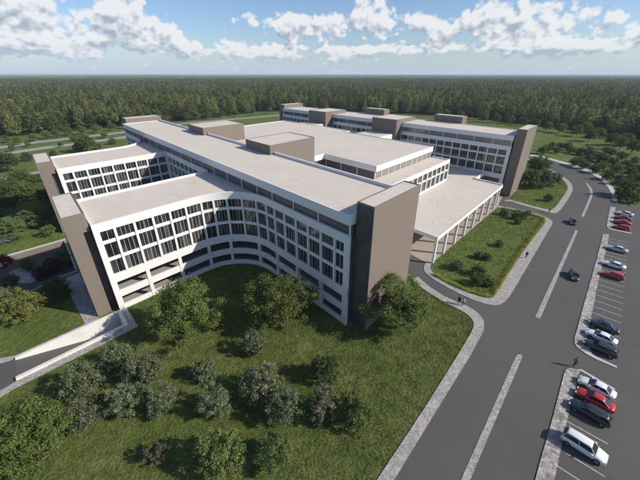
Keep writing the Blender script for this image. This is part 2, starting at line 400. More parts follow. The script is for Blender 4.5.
def window(p, q, z0, z1, n, side, depth):
    "window between plan points p, q set back by depth behind the facade line"
    (t, l) = norm(p, q); nn = (t[1] * side, -t[0] * side)
    p2 = ab(p[0] - nn[0] * depth, p[1] - nn[1] * depth); q2 = ab(q[0] - nn[0] * depth, q[1] - nn[1] * depth)
    w = math.dist(p2, q2); fr, gl = window_meshes(w, (z1 - z0) * S, n)
    ang = math.atan2(q2[1] - p2[1], q2[0] - p2[0])
    o = link('window', fr, HOSP, (p2[0] - ab(0, 0)[0], p2[1] - ab(0, 0)[1], z0 * S), ang)
    g = link('pane', gl, o)
    return o
def pillar(p, t, side, hw, n0, n1, z0, z1, name='pillar', m='white_render'):
    n = (t[1] * side, -t[0] * side); b = MB(); b.obox(p, t, n, -hw, hw, n0, n1, z0, z1); return part(b, name, m)
ROWS = [(9.5, 12.95), (13.7, 17.1), (17.85, 20.15)]
def facade(path, side, rows=ROWS, fine=None, ztop=22.07, zbot=7.45, hw=.26, end0=None, end1=None, lights=4, bands=True):
    """white grid facade: pillars on the path points, a window in each bay and row, floor bands between.
    end0/end1: extra solid width at the ends (first/last path point is then the corner)"""
    fine = fine or path
    n = len(path)
    for i, p in enumerate(path):
        ts = []
        if i > 0: ts.append(norm(path[i - 1], p)[0])
        if i < n - 1: ts.append(norm(p, path[i + 1])[0])
        t = (sum(x[0] for x in ts), sum(x[1] for x in ts)); l = math.hypot(*t); t = (t[0] / l, t[1] / l)
        nn = (t[1] * side, -t[0] * side)
        if i == 0 and end0: b = MB(); b.obox(p, t, nn, 0, end0, -.62, .012, zbot, rows[-1][1]); part(b, 'pillar', 'white_render')
        elif i == n - 1 and end1: b = MB(); b.obox(p, t, nn, -end1, 0, -.62, .012, zbot, rows[-1][1]); part(b, 'pillar', 'white_render')
        else: pillar(p, t, side, hw, -.62, .01, rows[0][0], rows[-1][1])
    for i in range(n - 1):
        (t, l) = norm(path[i], path[i + 1])
        s0 = end0 if (i == 0 and end0) else hw; s1 = end1 if (i == n - 2 and end1) else hw
        a = (path[i][0] + t[0] * s0, path[i][1] + t[1] * s0); c = (path[i + 1][0] - t[0] * s1, path[i + 1][1] - t[1] * s1)
        nl = lights if l - s0 - s1 > 2.9 else max(2, lights // 2)
        for (z0, z1) in rows: window(a, c, z0, z1, nl, side, .34)
    if bands:
        for (r0, r1) in zip(rows, rows[1:]):
            band(fine, side, -.60, -.20, r0[1], r1[0], 'spandrel', 'white_render')
        band(fine, side, -.62, 0, zbot, rows[0][0], 'floor_band', 'white_render')
        band(fine, side, -.62, 0, rows[-1][1], ztop, 'parapet', 'white_render')
def arc(cx, cy, r, a0, a1, n): return [(cx + r * math.cos(R(a0 + (a1 - a0) * i / n)), cy + r * math.sin(R(a0 + (a1 - a0) * i / n))) for i in range(n + 1)]
AR = 13.8; AC = (43.5 - AR, -AR)
def onarc(d): return (AC[0] + AR * math.cos(R(d)), AC[1] + AR * math.sin(R(d)))
# --- front facade: wing 1, the concave corner, slab A
front = [(43.5, -36.8), (43.5, -32.75), (43.5, -28.65), (43.5, -24.5), (43.5, -20.35), (43.5, -16.25), onarc(7.5), onarc(21), onarc(36), onarc(54), onarc(73)] + \
        [(29.8, 0), (26.0, 0), (21.8, 0), (17.25, 0), (12.85, 0), (8.5, 0), (4.15, 0), (0, 0)]
ffine = [(43.5, -36.8), (43.5, -AR)] + arc(*AC, AR, 5, 85, 16) + [(AC[0], 0), (0, 0)]
facade(front, -1, fine=ffine, end0=1.15, end1=1.4)
# garage storeys below
gar = [(43.5, -28.65), (43.5, -20.45), onarc(7.5), onarc(34), onarc(72), (26.0, 0), (17.25, 0), (8.6, 0)]
for i, p in enumerate(gar):
    if p[1] < -13.8: t = (0, 1)
    elif p[0] < 29.8: t = (-1, 0)
    else: d = math.atan2(p[1] - AC[1], p[0] - AC[0]); t = (-math.sin(d), math.cos(d))
    pillar(p, t, -1, .42, -.8, .05, 0, 7.449, 'garage_column')
b = MB(); b.box(42.9, 43.512, -36.82, -35.6, -.3, 7.449); b.box(43.512, 44.2, -36.82, -36.1, 0, 7.449); part(b, 'end_column', 'white_render')
b = MB(); b.box(-.012, 1.4, -.012, .62, 0, 7.449); part(b, 'end_column', 'white_render')
band(ffine, -1, -.45, -.08, 3.4, 5.15, 'garage_parapet', 'white_render')
band(ffine, -1, -.45, -.06, -.2, 1.3, 'base_wall', 'white_render')
wingfill = lambda d, far: [(p[0] + (d if p[0] > 30 else 0) * 1.0, p[1]) for p in []]
def inset(path, side, d):
    out = []
    for i, p in enumerate(path):
        ts = []
        if i > 0: ts.append(norm(path[i - 1], p)[0])
        if i < len(path) - 1: ts.append(norm(p, path[i + 1])[0])
        t = (sum(x[0] for x in ts), sum(x[1] for x in ts)); l = math.hypot(*t); t = (t[0] / l, t[1] / l)
        out.append((p[0] - t[1] * side * d, p[1] + t[0] * side * d))
    return out
W1B = 64.4                                     # back of wing 1
fl = inset(ffine, -1, .46)
fl[0] = (fl[0][0], -36.2); fl[-1] = (.6, fl[-1][1])
wing_poly = lambda ins, last=.6: (lambda f: [(f[0][0], -36.25)] + f[1:-1] + [(last, f[-1][1]), (last, 19.4), (W1B - .3, 19.4), (W1B - .3, -36.25)])(inset(ffine, -1, ins))
b = MB(); b.prism(wing_poly(.47), 3.9, 4.2); part(b, 'garage_deck', 'concrete')
b = MB(); b.prism(wing_poly(.47), -.15, .12); part(b, 'garage_floor', 'concrete')
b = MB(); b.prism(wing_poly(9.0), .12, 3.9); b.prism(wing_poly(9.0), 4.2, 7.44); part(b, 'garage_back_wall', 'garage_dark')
for p in [(49, -30), (49, -22), (48, -13), (44.5, -3), (37, 4), (26, 5), (17.2, 5), (8.6, 5)]:
    b = MB(); b.box(p[0] - .3, p[0] + .3, p[1] - .3, p[1] + .3, .12, 3.9); b.box(p[0] - .3, p[0] + .3, p[1] - .3, p[1] + .3, 4.2, 7.44); part(b, 'garage_column', 'concrete')
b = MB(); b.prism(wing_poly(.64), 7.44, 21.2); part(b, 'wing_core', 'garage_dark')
b = MB(); b.prism(wing_poly(.60), 21.2, 21.45); part(b, 'wing_roof', 'roof')
# wing 1 back wall + parapets; ends
b = MB(); b.box(W1B - .3, W1B, -36.8, 0.2, 0, 22.07); part(b, 'wing_back_wall', 'white_render')
b = MB(); b.box(44.12, W1B - .31, -36.8, -36.26, 0, 22.07); part(b, 'wing_end_wall', 'white_render')
b = MB(); b.box(-.01, .59, .62, 19.4, 0, 21.4); part(b, 'slab_end_wall', 'grey_panel')
# --- slab A
SLA = 168.0
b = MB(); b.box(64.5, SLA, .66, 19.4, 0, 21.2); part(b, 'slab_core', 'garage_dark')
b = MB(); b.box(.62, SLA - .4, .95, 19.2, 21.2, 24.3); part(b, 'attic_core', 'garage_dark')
ms = [.5, 9.8, 18.55, 27.3, 34.4, 42.6, 51.2, 60.2, 69.2, 78.6, 88, 97.5, 107, 116.8, 126.3, 135.9, 145, 154.5, 167.5]
for u, w in zip(ms, ms[1:]):
    b = MB(); b.box(u + .16, w - .16, .80, .93, 21.46, 24.3); part(b, 'attic_panel', 'grey_panel')
for u in ms:
    b = MB(); b.box(u - .15, u + .15, .62, .94, 21.46, 24.3); part(b, 'attic_mullion', 'white_render')
b = MB(); b.box(0, SLA, 0, 19.7, 24.3, 26.05); part(b, 'roof_slab', 'white_render')
b = MB(); b.box(.35, SLA - .35, .35, 19.4, 26.05, 26.2); part(b, 'roof_membrane', 'roof')
b = MB(); b.box(0, SLA, 0, .34, 26.05, 26.42); b.box(0, .34, .34, 19.7, 26.05, 26.42); b.box(SLA - .34, SLA, .34, 19.7, 26.05, 26.42); part(b, 'roof_edge', 'white_render')
b = MB(); b.box(.5, 51.2, 19.41, 19.95, 26.05, 27.0); b.box(67.1, 102.6, 19.41, 19.95, 26.05, 27.0); b.box(119.3, SLA, 19.41, 19.95, 26.05, 27.0); part(b, 'back_parapet', 'white_render')
b = MB(); b.box(.5, SLA, 19.42, 19.68, 0, 24.29); part(b, 'slab_back_wall', 'white_render')
# courtyard side windows of slab A between the wings and beyond them
p1 = [(W1B + .0, 0)] + [(68.5 + 4.25 * i, 0) for i in range(8)] + [(103.4, 0)]
facade(p1, 1 if False else -1, fine=[p1[-1], p1[0]][::-1], end0=1.0, end1=1.0) if False else None
def facade_rev(pts, **k): facade(pts[::-1], -1, **k)
facade_rev(p1, end0=1.0, end1=1.0)
# --- wing 2 with its concave back corner
W2F, W2B = 103.4, 127.4
w2 = [(W2F, -36.9)] + [(W2F, -32.75 + 4.13 * i) for i in range(8)] + [(W2F, 0)]
facade(w2, -1, end0=1.15, end1=.6)
BR = 14.5; BC = (W2B + BR, -BR)
back = [(W2B, -36.9), (W2B, -BR)] + arc(*BC, BR, 178, 92, 12) + [(BC[0], 0), (SLA, 0)]
bpil = [(W2B, -36.9)] + [(W2B, -32.7 + 4.13 * i) for i in range(5)] + arc(*BC, BR, 176, 94, 5) + [(BC[0] + 2 + 4.4 * i, 0) for i in range(6)] + [(SLA, 0)]
facade(bpil, 1, fine=back, end0=1.15, end1=.7)
bi = inset(back, 1, .64)
b = MB(); b.prism([(W2F + .64, -36.3)] + [(bi[0][0], -36.3)] + bi[1:-1] + [(SLA - .5, .64), (W2F + .64, .64)], 0, 21.2); part(b, 'wing_core', 'garage_dark')
b = MB(); b.prism([(W2F + .60, -36.3)] + [(bi[0][0], -36.3)] + bi[1:-1] + [(SLA - .5, .66), (W2F + .60, .66)], 21.2, 21.45); part(b, 'wing_roof', 'roof')
b = MB(); b.box(W2F + .61, W2B - .61, -36.9, -36.31, 0, 22.07); part(b, 'wing_end_wall', 'white_render')
# --- taupe blade walls
def blade(a0, a1, b0, b1, z1, z0=0, rim=True, name='blade_wall', head=None):
    b = MB(); b.box(a0, a1, b0, b1, z0, z1)
    if head: b.box(a0, a1, head[0], head[1], head[2], z1)
    o = part(b, name, 'taupe_render')
    h0, h1 = (min(b0, head[0]), max(b1, head[1])) if head else (b0, b1)
    b = MB(); r = .22
    b.box(a0, a1, h0, h0 + r, z1, z1 + .28); b.box(a0, a1, h1 - r, h1, z1, z1 + .28); b.box(a0, a0 + r, h0 + r, h1 - r, z1, z1 + .28); b.box(a1 - r, a1, h0 + r, h1 - r, z1, z1 + .28)
    part(b, 'coping', 'taupe_render', )
    b = MB(); b.box(a0 + r, a1 - r, h0 + r, h1 - r, z1, z1 + .10); part(b, 'roof_membrane', 'roof')
    return o
blade(44.75, 62.3, -41.2, -38.35, 24.4, head=(-38.35, -37.05, 20.6))
blade(104.2, 122.0, -41.5, -38.6, 24.4, head=(-38.6, -37.1, 20.6))
blade(-4.25, -.05, 2.0, 20.0, 28.5)
b = MB(); b.box(-4.23, -.07, 1.93, 1.995, .1, 28.3); part(b, 'cladding', 'dark_cladding')
for a_ in (45.9, 105.4):
    b = MB(); b.box(a_, a_ + 15, -38.5, -36.95, 0, 20.5); part(b, 'link_wall', 'dark_cladding')
blade(-4.35, -.3, 118.0, 137.3, 29.0)
blade(168.1, 176.5, 2.0, 21.0, 28.4)
blade(170.2, 177.0, 119.0, 140, 28.4)
# --- rooftop boxes
blade(102.7, 119.2, 17.6, 39.0, 29.0, z0=8, name='penthouse')
blade(51.3, 67.0, 18.0, 39.5, 29.0, z0=8, name='penthouse')
blade(57.9, 75.0, 111.2, 132.0, 28.0, name='stair_tower')
blade(112.9, 129.8, 109.5, 131.0, 28.0, name='stair_tower')
blade(31.5, 48.0, 137.2, 144, 29.5, name='penthouse')
blade(84.0, 100.0, 137.2, 144, 29.5, name='penthouse')
for (a0_, a1_, b0_, b1_) in ((59.5, 76.5, 96.9, 111.1), (114.5, 131, 97.5, 109.4)):
    b = MB(); b.box(a0_, a1_, b0_, b1_, 8.7, 20.8); part(b, 'link_block', 'white_render')
    b = MB(); b.box(a0_ + .4, a1_ - .4, b0_ + .4, b1_ - .1, 20.8, 20.92); part(b, 'roof_membrane', 'roof')
# --- low podium under everything between the slabs
b = MB(); b.box(17.3, 139, 19.75, 116.2, 0, 7.9); part(b, 'podium', 'white_render')
b = MB(); b.box(17.3, 139, 19.76, 116.1, 7.9, 8.7); part(b, 'podium_roof', 'roof')
# --- middle block
MIDP = [(25.5, 46), (51.8, 46), (51.8, 20.1), (139.6, 20.1), (139.6, 93.5), (102, 96.5), (79, 95), (79, 91.2), (25.5, 91.2)]
def shrink(poly, d):
    n = len(poly); out = []; ar = sum(poly[i - 1][0] * poly[i][1] - poly[i][0] * poly[i - 1][1] for i in range(n)); sg = 1 if ar > 0 else -1
    for i in range(n):
        t0, _ = norm(poly[i - 1], poly[i]); t1, _ = norm(poly[i], poly[(i + 1) % n])
        n0 = (-t0[1] * sg, t0[0] * sg); n1 = (-t1[1] * sg, t1[0] * sg)
        k = 1 + n0[0] * n1[0] + n0[1] * n1[1]
        out.append((poly[i][0] + (n0[0] + n1[0]) / k * d, poly[i][1] + (n0[1] + n1[1]) / k * d))
    return out
def frame_prism(poly, d, z0, z1, name, m):
    q = shrink(poly, d); b = MB(); n = len(poly); vs = []
    for pp in (poly, q):
        for z in (z0, z1):
            for p in pp: x, y = ab(*p); vs.append((x, y, z * S))
    fs = []
    for i in range(n):
        j = (i + 1) % n
        fs += [(i, j, n + j, n + i), (2 * n + i, 3 * n + i, 3 * n + j, 2 * n + j), (n + i, n + j, 3 * n + j, 3 * n + i), (i, 2 * n + i, 2 * n + j, j)]
    b.add(vs, fs); return part(b, name, m)
b = MB(); b.prism(MIDP, 20.0, 21.75); part(b, 'roof_slab', 'white_render')
b = MB(); b.prism(shrink(MIDP, .36), 21.75, 21.9); part(b, 'roof_membrane', 'roof')
frame_prism(MIDP, .35, 21.75, 22.15, 'roof_edge', 'white_render')
b = MB(); b.prism(shrink(MIDP, .95), 8.7, 20.0); part(b, 'middle_core', 'garage_dark')
q = [46 + 45.2 * i / 10 for i in range(11)]
for u, w in zip(q, q[1:]):
    b = MB(); b.box(26.28, 26.4, u + .15, w - .15, 17.55, 20.0); part(b, 'attic_panel', 'terrace_glass')
for u in q:
    k = .3 if u == q[0] else (-.3 if u == q[-1] else 0)
    b = MB(); b.box(26.1, 26.42, u - .15 + k, u + .15 + k, 17.55, 20.0); part(b, 'attic_mullion', 'white_render')
q = [26.4 + 25.2 * i / 3 for i in range(4)]
for u, w in zip(q, q[1:]):
    b = MB(); b.box(u + .15, w - .15, 46.7, 46.85, 17.3, 20.0); part(b, 'attic_panel', 'grey_panel')
    b = MB(); b.box(w - .15, w + .15, 46.6, 46.9, 17.3, 20.0); part(b, 'attic_mullion', 'white_render')
# --- terrace block with two window rows
b = MB(); b.box(17.65, 26.0, 45, 90.9, 8.7, 17.4); part(b, 'terrace_core', 'garage_dark')
b = MB(); b.box(17.4, 26.1, 44.4, 91.0, 17.4, 17.55); part(b, 'terrace_roof', 'roof')
tp = [(17.0, 91.4 - 4.15 * i) for i in range(12)]
facade(tp[::-1], -1, rows=[(9.6, 13.2), (13.85, 16.5)], ztop=18.05, zbot=8.7, hw=.30, lights=2)
b = MB(); b.box(17.62, 25.4, 90.95, 91.4, 8.7, 18.05); part(b, 'terrace_end_wall', 'white_render')
b = MB(); b.box(17.0, 17.61, 44.2, 45.6, 8.7, 18.05); part(b, 'terrace_end_wall', 'white_render')
# --- entrance canopy
CAN = [(-3.5, 38.4), (16.9, 38.4), (16.9, 91.4), (30.5, 91.4), (30.5, 116.4), (8.2, 116.4), (8.2, 103.2), (-3.5, 103.2)]
b = MB(); b.prism(CAN, 7.7, 8.55); part(b, 'canopy_slab', 'white_render')
b = MB(); b.prism(shrink(CAN, .3), 8.55, 8.71); part(b, 'canopy_roof', 'roof')
b = MB(); b.box(-3.5, -3.2, 38.4, 103.2, 8.55, 8.85); b.box(-3.19, 16.9, 38.4, 38.7, 8.55, 8.85); b.box(-3.19, 8.2, 102.7, 103.2, 8.55, 9.3); b.box(8.2, 8.7, 102.7, 116.4, 8.55, 9.3); part(b, 'canopy_edge', 'white_render')
for bb in (38.9, 46.4, 55, 63.5, 72, 80.5, 89, 97.6):
    b = MB(); b.box(-3.45, -2.75, bb - .35, bb + .35, .03, 7.7); part(b, 'canopy_column', 'white_render')
    b = MB(); b.box(10.5, 11.1, bb - .35, bb + .35, .03, 7.7); part(b, 'canopy_column', 'white_render')
b = MB(); b.box(-3.1, -2.5, 102.3, 103, .03, 7.7); part(b, 'canopy_column', 'white_render')
b = MB(); b.box(16.9, 17.29, 21, 116, 0, 7.7); part(b, 'podium_wall', 'garage_dark')
for i, (a_, b_) in enumerate([(2, 48), (6, 60), (9, 66), (3, 75), (9, 84), (4, 92), (12, 52), (12, 98), (14, 108)]):
    b = MB(); b.box(a_ - .16, a_ + .16, b_ - .16, b_ + .16, 8.71, 8.95); part(b, 'roof_vent', 'white_frame')
# --- slab B
b = MB(); b.box(.4, 170, 117.64, 136.5, 0, 21.2); part(b, 'slab_core', 'garage_dark')
b = MB(); b.box(.6, 169.6, 118.1, 136.3, 21.2, 24.3); part(b, 'attic_core', 'garage_dark')
b = MB(); b.box(0, 170, 117.0, 137.0, 24.3, 26.05); part(b, 'roof_slab', 'white_render')
b = MB(); b.box(.35, 169.65, 117.35, 136.65, 26.05, 26.2); part(b, 'roof_membrane', 'roof')
b = MB(); b.box(0, 170, 117.0, 117.34, 26.05, 26.42); b.box(0, 170, 136.66, 137, 26.05, 26.42); part(b, 'roof_edge', 'white_render')
ms = [.5, 8.4, 17.0, 25.6, 33.0, 41, 49.5, 57.8, 75, 83.5, 92, 100.5, 108, 112.8, 130, 139, 148, 157, 169]
for u, w in zip(ms, ms[1:]):
    b = MB(); b.box(u + .18, w - .18, 117.85, 118.05, 21.46, 24.3); part(b, 'attic_panel', 'terrace_glass' if w < 60 else 'grey_panel')
for u in ms:
    b = MB(); b.box(u - .17, u + .17, 117.66, 118.08, 21.46, 24.3); part(b, 'attic_mullion', 'white_render')
f1 = [(57.9, 117)] + [(53.0 - 4.33 * i, 117) for i in range(12)] + [(0, 117)]
facade(f1, -1, end1=1.5)
facade([(112.8, 117)] + [(108.4 - 4.2 * i, 117) for i in range(8)] + [(75, 117)], -1, rows=ROWS[1:], zbot=7.45)
facade([(170, 117)] + [(165.4 - 4.4 * i, 117) for i in range(8)] + [(129.8, 117)], -1, rows=ROWS[1:], zbot=7.45)
b = MB(); b.box(-.012, 1.5, 116.99, 117.6, 0, 7.449); part(b, 'end_column', 'white_render')
b = MB(); b.box(1.5, 57.8, 117.1, 117.6, 0, 7.449); part(b, 'base_wall', 'garage_dark')

# ------------------------------------------------------------------ ramp and sunken court
def walls():
    g = empty('ramp_wall', (*ab(44, -46), 0)); 
    b = MB(); b.box(42.85, 43.4, -56.1, -36.7, -6, .45)
    o = b.build('ramp_wall', 'pale_concrete'); bpy.data.objects.remove(g)
    tag(o, 'long white retaining wall on the building side of the sloping ramp', 'wall')
    b = MB(); b.box(36.3, 37.0, -56.1, -37.5, -6, .6); o = b.build('ramp_wall', 'pale_concrete')
    tag(o, 'long white retaining wall on the lawn side of the sloping ramp', 'wall')
    b = MB(); b.box(36.3, 42.84, -37.49, -36.7, -6, .5); o = b.build('ramp_end_wall', 'pale_concrete')
    tag(o, 'short white wall closing the deep end of the ramp at the tall facade', 'wall')
    b = MB(); q = [ab(36.9, -56.2), ab(42.95, -56.2), ab(42.95, -37.3), ab(36.9, -37.3)]
    b.add([(q[0][0], q[0][1], .012), (q[1][0], q[1][1], .012), (q[2][0], q[2][1], -5 * S), (q[3][0], q[3][1], -5 * S)], [(0, 1, 2, 3)])
    me = b.mesh('ramp', 'asphalt', recalc=False)
    if me.polygons[0].normal.z < 0: me.flip_normals()
    tag(link('ramp', me), kind='structure')
    for nm, m_, pts in (('ramp_path', 'paver', [(36.28, -56.3), (36.28, -36.72), (42.8, -36.68), (42.8, -35.4), (34.6, -35.2), (34.6, -56.8), (33.3, -62), (31, -72), (34.2, -72), (35.2, -62)]),
                        ('ramp_path', 'paver', [(43.42, -56.5), (43.42, -41.3), (44.3, -41.3), (44.3, -56.0), (46.5, -60), (47.5, -70), (45.2, -70), (44.4, -60)])):
        sheet(nm, [ab(*p) for p in pts], .10, m_, raised=.2)
    sheet('ramp_road', [ab(*p) for p in [(36.3, -56.15), (43.4, -56.15), (44.35, -60), (45.2, -70), (45.2, -84), (31, -100), (27, -100), (30, -78), (34.2, -66), (35.2, -61)]], .012, 'asphalt')
    b = MB()
    c = [ab(*p) for p in COURT]
    b.add([(x, y, -3 * S) for x, y in c], [tuple(range(len(c)))]); me = b.mesh('court_floor', 'asphalt', recalc=False)
    if me.polygons[0].normal.z < 0: me.flip_normals()
    tag(link('court_floor', me), kind='structure')
    b = MB(); b.box(96.9, 97.7, -90, -41.6, -3.4, .25); o = b.build('retaining_wall', 'taupe_render')
    tag(o, 'low taupe retaining wall holding up the lawn behind the sunken court', 'wall')
    b = MB(); b.box(96.8, 97.9, -90, -41.6, .25, .4); cp = b.build('coping', 'kerb_stone', o)
    b = MB(); b.box(71.5, 97.0, -42.1, -41.6, -3.4, .2); o = b.build('retaining_wall', 'concrete'); tag(o, 'grey retaining wall between the sunken court and the tall blade wall', 'wall')
    b = MB()
    nb = COURT[2:] 
    for p, q2 in zip([(71.5, -41.6), (71.5, -46), (66, -60), (62, -90)], [(71.5, -46), (66, -60), (62, -90), (62, -90)][:3]):
        t, l = norm(p, q2); b.obox(p, t, (t[1], -t[0]), 0, l + .2, -.3, .3, -3.4, .2)
    o = b.build('retaining_wall', 'concrete'); tag(o, 'near retaining wall of the sunken court, hidden among shrubs', 'wall')
    sheet('court_paving', [(x, y) for x, y in smooth_poly([ab(*p) for p in [(93, -57.5), (93.5, -54), (88, -53.2), (83, -50.5), (80, -52), (82, -55), (88, -57)]])], -3 * S + .05, 'paver', raised=.06)
    sheet('blade_path', [ab(*p) for p in [(44.3, -44.0), (69.6, -45.4), (69.8, -41.3), (44.3, -41.3)]], .10, 'paver', raised=.2)
walls()

# ------------------------------------------------------------------ roads, pavements, islands
asph = px([(250, 600), (385, 480), (474, 332), (476, 322), (464, 310), (436, 296), (418, 283), (406, 270), (400, 258)]) + [ab(-1, 21), ab(17, 21), ab(17, 116), ab(4, 117)] + \
    px([(528, 161), (531, 155.2), (540, 156.2), (555, 160.3), (566, 163.3), (576, 167), (586, 171), (596, 175.6), (603, 180.5), (609, 187), (612, 193), (614.5, 202), (640, 207), (760, 236), (900, 420), (900, 600)])
sheet('asphalt', asph, .010, 'asphalt')
road_left = px([(532, 158), (470, 152), (400, 150), (400, 158), (470, 160), (528, 163)])
def strip(name, outer, inner, m='paver', h=.12):
    return sheet(name, outer + inner[::-1], h, m, raised=h + .1)
# front lawn edge path
oc = px([(372, 512), (394, 480), (438, 408), (470, 356), (483.5, 331)]) + px(chaikin([(483.5, 331), (484.5, 321), (477, 312), (464, 304.5), (450, 299.5), (440, 294), (428, 286), (418, 277)], 2))[1:]
ic = px([(352, 512), (377, 480), (424, 409), (456, 358), (471, 333)]) + px(chaikin([(471, 333), (474.5, 324), (470, 316.5), (458, 309), (445, 303), (436, 297.5), (424, 290), (412, 280)], 2))[1:]
strip('lawn_path', oc, ic)
# island with hedge
isl_o = px(chaikin([(427, 261.5), (423, 267), (425, 273), (437, 282), (456, 292.5), (474, 300.5), (488, 305), (498, 305.5), (505, 302), (512, 293), (530, 262), (552.6, 223.4)], 2)) + \
    px(chaikin([(552.6, 223.4), (551.5, 220.5), (545, 217), (537, 214), (522, 210.3), (505.6, 207.1), (496.5, 205.6)], 2))[1:]
sheet('island_path', isl_o + [ab(-3.9, 101), ab(-3.9, 39)], .10, 'paver', raised=.2)
isl_i = px(chaikin([(431.5, 264.5), (430.5, 269), (434, 274), (456, 285.5), (474, 295), (488, 299), (494, 297.5), (497.5, 290), (520, 255), (545, 223.4)], 2)) + \
    px(chaikin([(545, 223.4), (544, 219.5), (537, 216), (522, 211.8), (505.6, 208.6), (497.5, 207.8)], 2))[1:]
sheet('island_lawn', isl_i, .16, 'meadow', raised=.2)
ISL = isl_i
# lawn by the far blade wall
l2o = [ab(-4.3, 110), ab(-4.3, 137.6)] + px([(527, 158.5), (536, 161.5)]) + px(chaikin([(543.7, 165.5), (553.6, 171.4), (568.5, 180), (573.2, 187), (571.8, 193.5), (559, 212.5), (552.5, 213.6), (547, 212), (524, 205.8), (510, 201.5)], 2))
sheet('corner_path', l2o, .10, 'paver', raised=.2)
l2i = [ab(-4.6, 112), ab(-4.6, 137.4)] + px([(526.5, 160), (535, 163)]) + px(chaikin([(541, 166.5), (551, 173), (564, 180.5), (568.2, 187), (566.5, 192), (553.5, 210.3), (548, 210), (524, 203.7), (510, 199.6)], 2))
sheet('corner_lawn', l2i, .16, 'meadow', raised=.2)
# outer verge of the curved road
vo = px(chaikin([(529.5, 154.7), (540, 155.7), (555, 159.6), (576, 165.4), (592, 171.2), (604, 177.5), (611, 184.5), (616.5, 194), (617, 201.5)], 2))
vi = px(chaikin([(529.5, 156), (540, 157.2), (555, 161.4), (575, 168), (590, 173.4), (600, 179), (607, 186), (611.5, 194), (612.5, 201.5)], 2))
strip('verge_path', vo, vi, 'kerb_stone')
# parking islands (cobbled)
def island(name, main, kerb):
    sheet(name, main, .12, 'stone_mosaic', raised=.2)
    if kerb: sheet('kerb', kerb, .125, 'kerb_stone', raised=.2)
island('parking_island', px(chaikin([(610, 207), (606.3, 226), (607.4, 228), (609.5, 229.5), (612, 229), (613, 225), (615.6, 207.6)], 1)), px([(608.5, 229.2), (631, 234.1), (631.3, 233.2), (611, 228.6)]))
island('parking_island', px([(602.6, 234.4), (601.7, 240), (588, 290), (585, 300), (574.2, 339), (574.2, 344), (577.2, 348), (584, 352.8), (592, 353.5), (588, 346), (586.2, 341), (589.4, 323.7), (594.6, 300), (596.3, 290), (608.3, 240), (608.8, 234.6)]), px([(583.5, 352.8), (596, 359.8), (616.5, 368.4), (616.8, 366.8), (597, 357.5), (588, 352)]))
island('parking_island', px(chaikin([(525, 530), (535, 480), (540, 461.5), (552, 420), (563.8, 374)], 0) + chaikin([(563.8, 374), (565.5, 369.8), (570, 368.2), (574, 368.8), (580, 371.5)], 2)[1:] + [(577.5, 376), (576, 386.7), (568.6, 413), (554, 480), (545, 530)]), px([(580, 371), (614.3, 391), (614.8, 389.3), (581, 369.6), (577, 370)]))
# flush cobbled median strips
for q in ([(460.5, 480), (470, 480), (522.6, 356.5), (521, 354.6), (518, 354.6), (515.5, 357)], [(535, 317), (540, 319), (577.9, 231), (575.5, 230)]):
    pts = px(q)
    if q[0][1] == 480: pts[0] = at(443, 520); pts[1] = at(453, 520)
    sheet('median_strip', pts, .05, 'paver', raised=.06)
mo = px(chaikin([(583.6, 217), (590, 203), (593.3, 193.5), (591.5, 187.5), (586, 182.5)], 2)); mi_ = px(chaikin([(581.2, 216.3), (588, 201), (590.6, 194), (589.5, 189), (585.4, 183.2)], 2))
sheet('median_strip', mo + mi_[::-1], .05, 'paver', raised=.06)
# plaza under the canopy
sheet('plaza', [ab(p[0], p[1]) for p in [(-3.85, 37.4), (-3.85, 102), (-2, 115.5), (16.85, 115.5), (16.85, 40)]], .03, 'plaza')
# parking bay lines, painted
def line(p, q, w=.12, name='bay_line'):
    t, l = norm(p, q); n = (t[1] * w / 2, -t[0] * w / 2)
    return [(p[0] + n[0], p[1] + n[1], .016), (q[0] + n[0], q[1] + n[1], .016), (q[0] - n[0], q[1] - n[1], .016), (p[0] - n[0], p[1] - n[1], .016)]
b = MB()
def bays(a0, b0, b1, step, ln=5.3, slope=.08):
    k = b0
    while k < b1:
        b.add(line(ab(a0, k), ab(a0 - ln, k + ln * slope)), [(3, 2, 1, 0)]); k += step
LINES = [(-40.9, -3.9, 14, 3.0)]
bays(-40.9, -6.97, 14, 3.0)
pA = at(589.6, 326); pB = at(608.4, 238)
N_ = 17
def toab(x, y):
    X = x / S - OX / S; Y = y / S - OY / S; det = VX * UY - UX * VY
    return ((X * UY - UX * Y) / det, (VX * Y - VY * X) / det)
A0, A1 = toab(*pA), toab(*pB)
nn_ = round((A1[1] - A0[1]) / 3.0)
for i in range(nn_ + 1):
    f = i / nn_; a_, b_ = A0[0] + (A1[0] - A0[0]) * f, A0[1] + (A1[1] - A0[1]) * f
    b.add(line(ab(a_, b_), ab(a_ - 5.3, b_ + .45)), [(3, 2, 1, 0)])
me = b.mesh('bay_lines', 'line_paint', recalc=False)
if me.polygons[0].normal.z < 0: me.flip_normals()
tag(link('bay_lines', me), kind='structure')
# far roads at the upper left, beyond the lawns
def road(pts, w, z, name='far_road', m='concrete'):
    L_ = []; Rr = []
    for i, p in enumerate(pts):
        q0 = pts[max(0, i - 1)]; q1 = pts[min(len(pts) - 1, i + 1)]
        t, l = norm(q0, q1); n = (t[1], -t[0])
        L_.append((p[0] + n[0] * w / 2, p[1] + n[1] * w / 2)); Rr.append((p[0] - n[0] * w / 2, p[1] - n[1] * w / 2))
    return sheet(name, L_ + Rr[::-1], z, m)
road(px([(-60, 158), (0, 147.5), (37, 142.2), (80, 137.5), (122, 132.5), (180, 124), (230, 119.5), (300, 113.5)]), 8.5, .05)
road(px([(-60, 166), (5, 153.7), (37, 149), (75, 144), (120, 138), (160, 131), (230, 124)]), 9, .05)
road(px([(-40, 187), (0, 179), (37, 172.5), (50, 170)]), 5, .05, name='footpath', m='paver')
road(px([(14, 238), (0, 241), (-20, 246)]) , 4, .04, name='footpath', m='paver')
